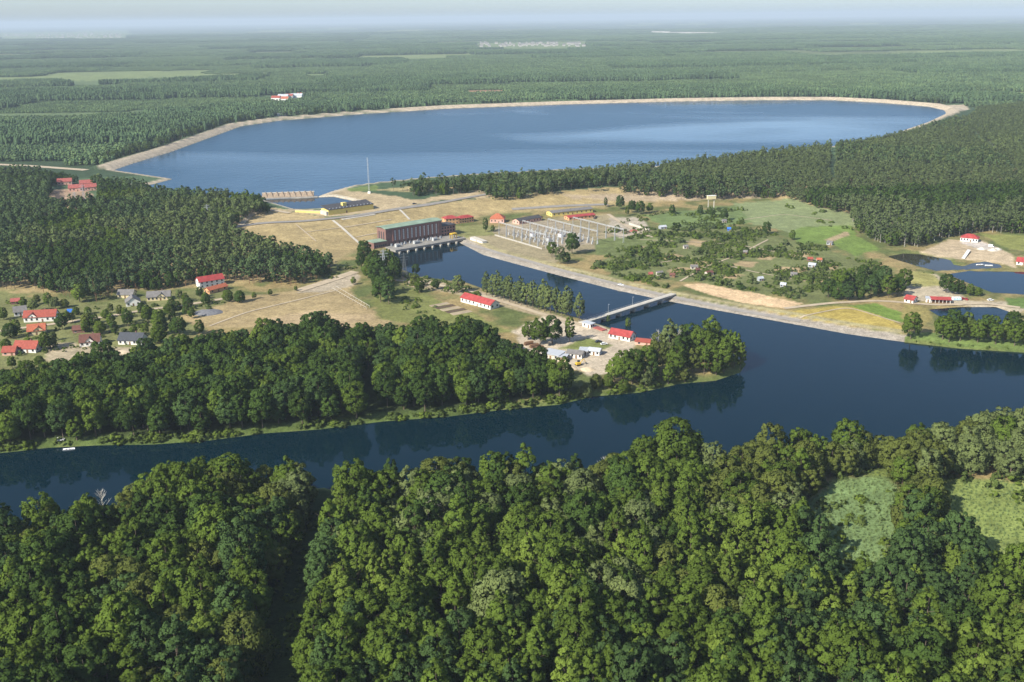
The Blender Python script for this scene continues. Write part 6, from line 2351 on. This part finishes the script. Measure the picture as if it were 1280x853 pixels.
# bare pole frames along the dry field
for k, (p1, p2) in enumerate((((415, 362), (458, 387)), ((420, 360), (462, 385)))):
    A, B, Ln, ang = frame_of(p1, p2)
    e = empty('pole_fence', A, ang)
    tag(e, ['pale rail fence on the right side of the dry field, outer line', 'pale rail fence on the right side of the dry field, inner line'][k], 'fence', 'rail fences by the dry field')
    for i in range(14):
        x = i * Ln / 13
        MB().bar((x, 0, -.3), (x, 0, 1.5), .1).build('post', M['pale_concrete'], e)
    MB().bar((0, 0, 1.4), (Ln, 0, 1.4), .12).build('rail', M['pale_concrete'], e)

# L-shaped concrete wall of the storage yard
A, B, Ln, ang = frame_of((786, 281), (811, 289))
e = empty('yard_wall', A, ang)
tag(e, 'white concrete wall of the storage yard beside the switchyard', 'wall')
n = 9
for i in range(n):
    MB().box(i * Ln / n + .03, (i + 1) * Ln / n - .03, 0, .3, -.5, 2.0).build('panel', M['pale_concrete'], e)

# blue cover in a village garden
A = G(88, 390)
o = MB().prism([(-1.8, 0), (1.8, 0), (1.5, 1.6), (0, 2.2), (-1.5, 1.6)], 'x', -2, 2).build('garden_tent', M['blue'])
o.location = A
tag(o, 'bright blue tarpaulin tent in a village garden', 'tent')

# ------------------------------------------------------------------ far buildings
FARM = [((339, 126), 22, 'tile', 'white farmhouse with red roof in the distant clearing, left'), ((347, 124), 26, 'pale_roof', 'white barn in the distant farm clearing, left of centre'),
        ((356, 123.5), 20, 'tile_d', 'white barn with dull red roof in the distant clearing'), ((363, 123), 30, 'pale_roof', 'longest white barn of the distant farm'),
        ((371, 122), 18, 'tile', 'rightmost small white house of the distant farm'), ((351, 127), 18, 'tile_o', 'nearest white house of the distant farm')]
for (a, b), ln, rf, lab in FARM:
    building('farm_building', lab, (a, b), (a + 3, b), 14, 6.5, 'white', rf, rh=4.5, wins=6, cat='farm building', group='distant farm beyond the reservoir', length=ln)
building('pump_house', 'small white pump house on the far reservoir bank', (343, 146), (357, 145), 9, 5, 'white', 'pale_roof', rtype='flat', rh=.3, wins=6, cat='pump house', length=26)


def far_town(name, label, boxes, seed):
    r = np.random.default_rng(seed)
    w, t = MB(), MB()
    for (x0, x1, y0, y1, n) in boxes:
        for _ in range(n):
            q = P(r.uniform(x0, x1), r.uniform(y0, y1), HIGH)
            z = gz(q[0], q[1])
            a, b, h = r.uniform(10, 26), r.uniform(9, 14), r.uniform(3, 8)
            x, y = q
            w.box(x - a / 2, x + a / 2, y - b / 2, y + b / 2, z - 2, z + h + 5)
            t.prism([(y - b / 2 - .5, z + h + 5), (y, z + h + 5 + b * .4), (y + b / 2 + .5, z + h + 5)], 'x', x - a / 2 - .5, x + a / 2 + .5)
    o = w.build(name, M['concrete'])
    tag(o, label, kind='stuff')
    q = t.build('town_roofs', M['grey_roof'], o)
    q['kind'] = 'stuff'


far_town('distant_town', 'pale town far away near the left horizon', [(25, 75, 42.5, 44), (55, 155, 40.5, 48)], 3) if False else far_town('distant_town', 'pale town far away near the left horizon', [(5, 70, 43, 46), (55, 150, 41.5, 47.5)][:0] + [(5, 35, 43, 46, 25), (45, 152, 41, 48, 150)], 3)
far_town('distant_village', 'pale village far away beyond the reservoir', [(600, 730, 54, 59, 80)], 5)

# ------------------------------------------------------------------ haze
hz = MB().box(-75000, 75000, -75000, 75000, -40.0, 280.0)
hm = bpy.data.materials.new('haze_air')
hm.use_nodes = True
nt = hm.node_tree
nt.nodes.remove(nt.nodes['Principled BSDF'])
pv = nt.nodes.new('ShaderNodeVolumePrincipled')
pv.inputs['Color'].default_value = (0.67, 0.79, 0.88, 1)
pv.inputs['Density'].default_value = HAZE_DENSITY
pv.inputs['Anisotropy'].default_value = 0.0
nt.links.new(pv.outputs[0], nt.nodes['Material Output'].inputs['Volume'])
tag(hz.build('haze', hm), 'thin summer haze over the whole valley', kind='stuff')
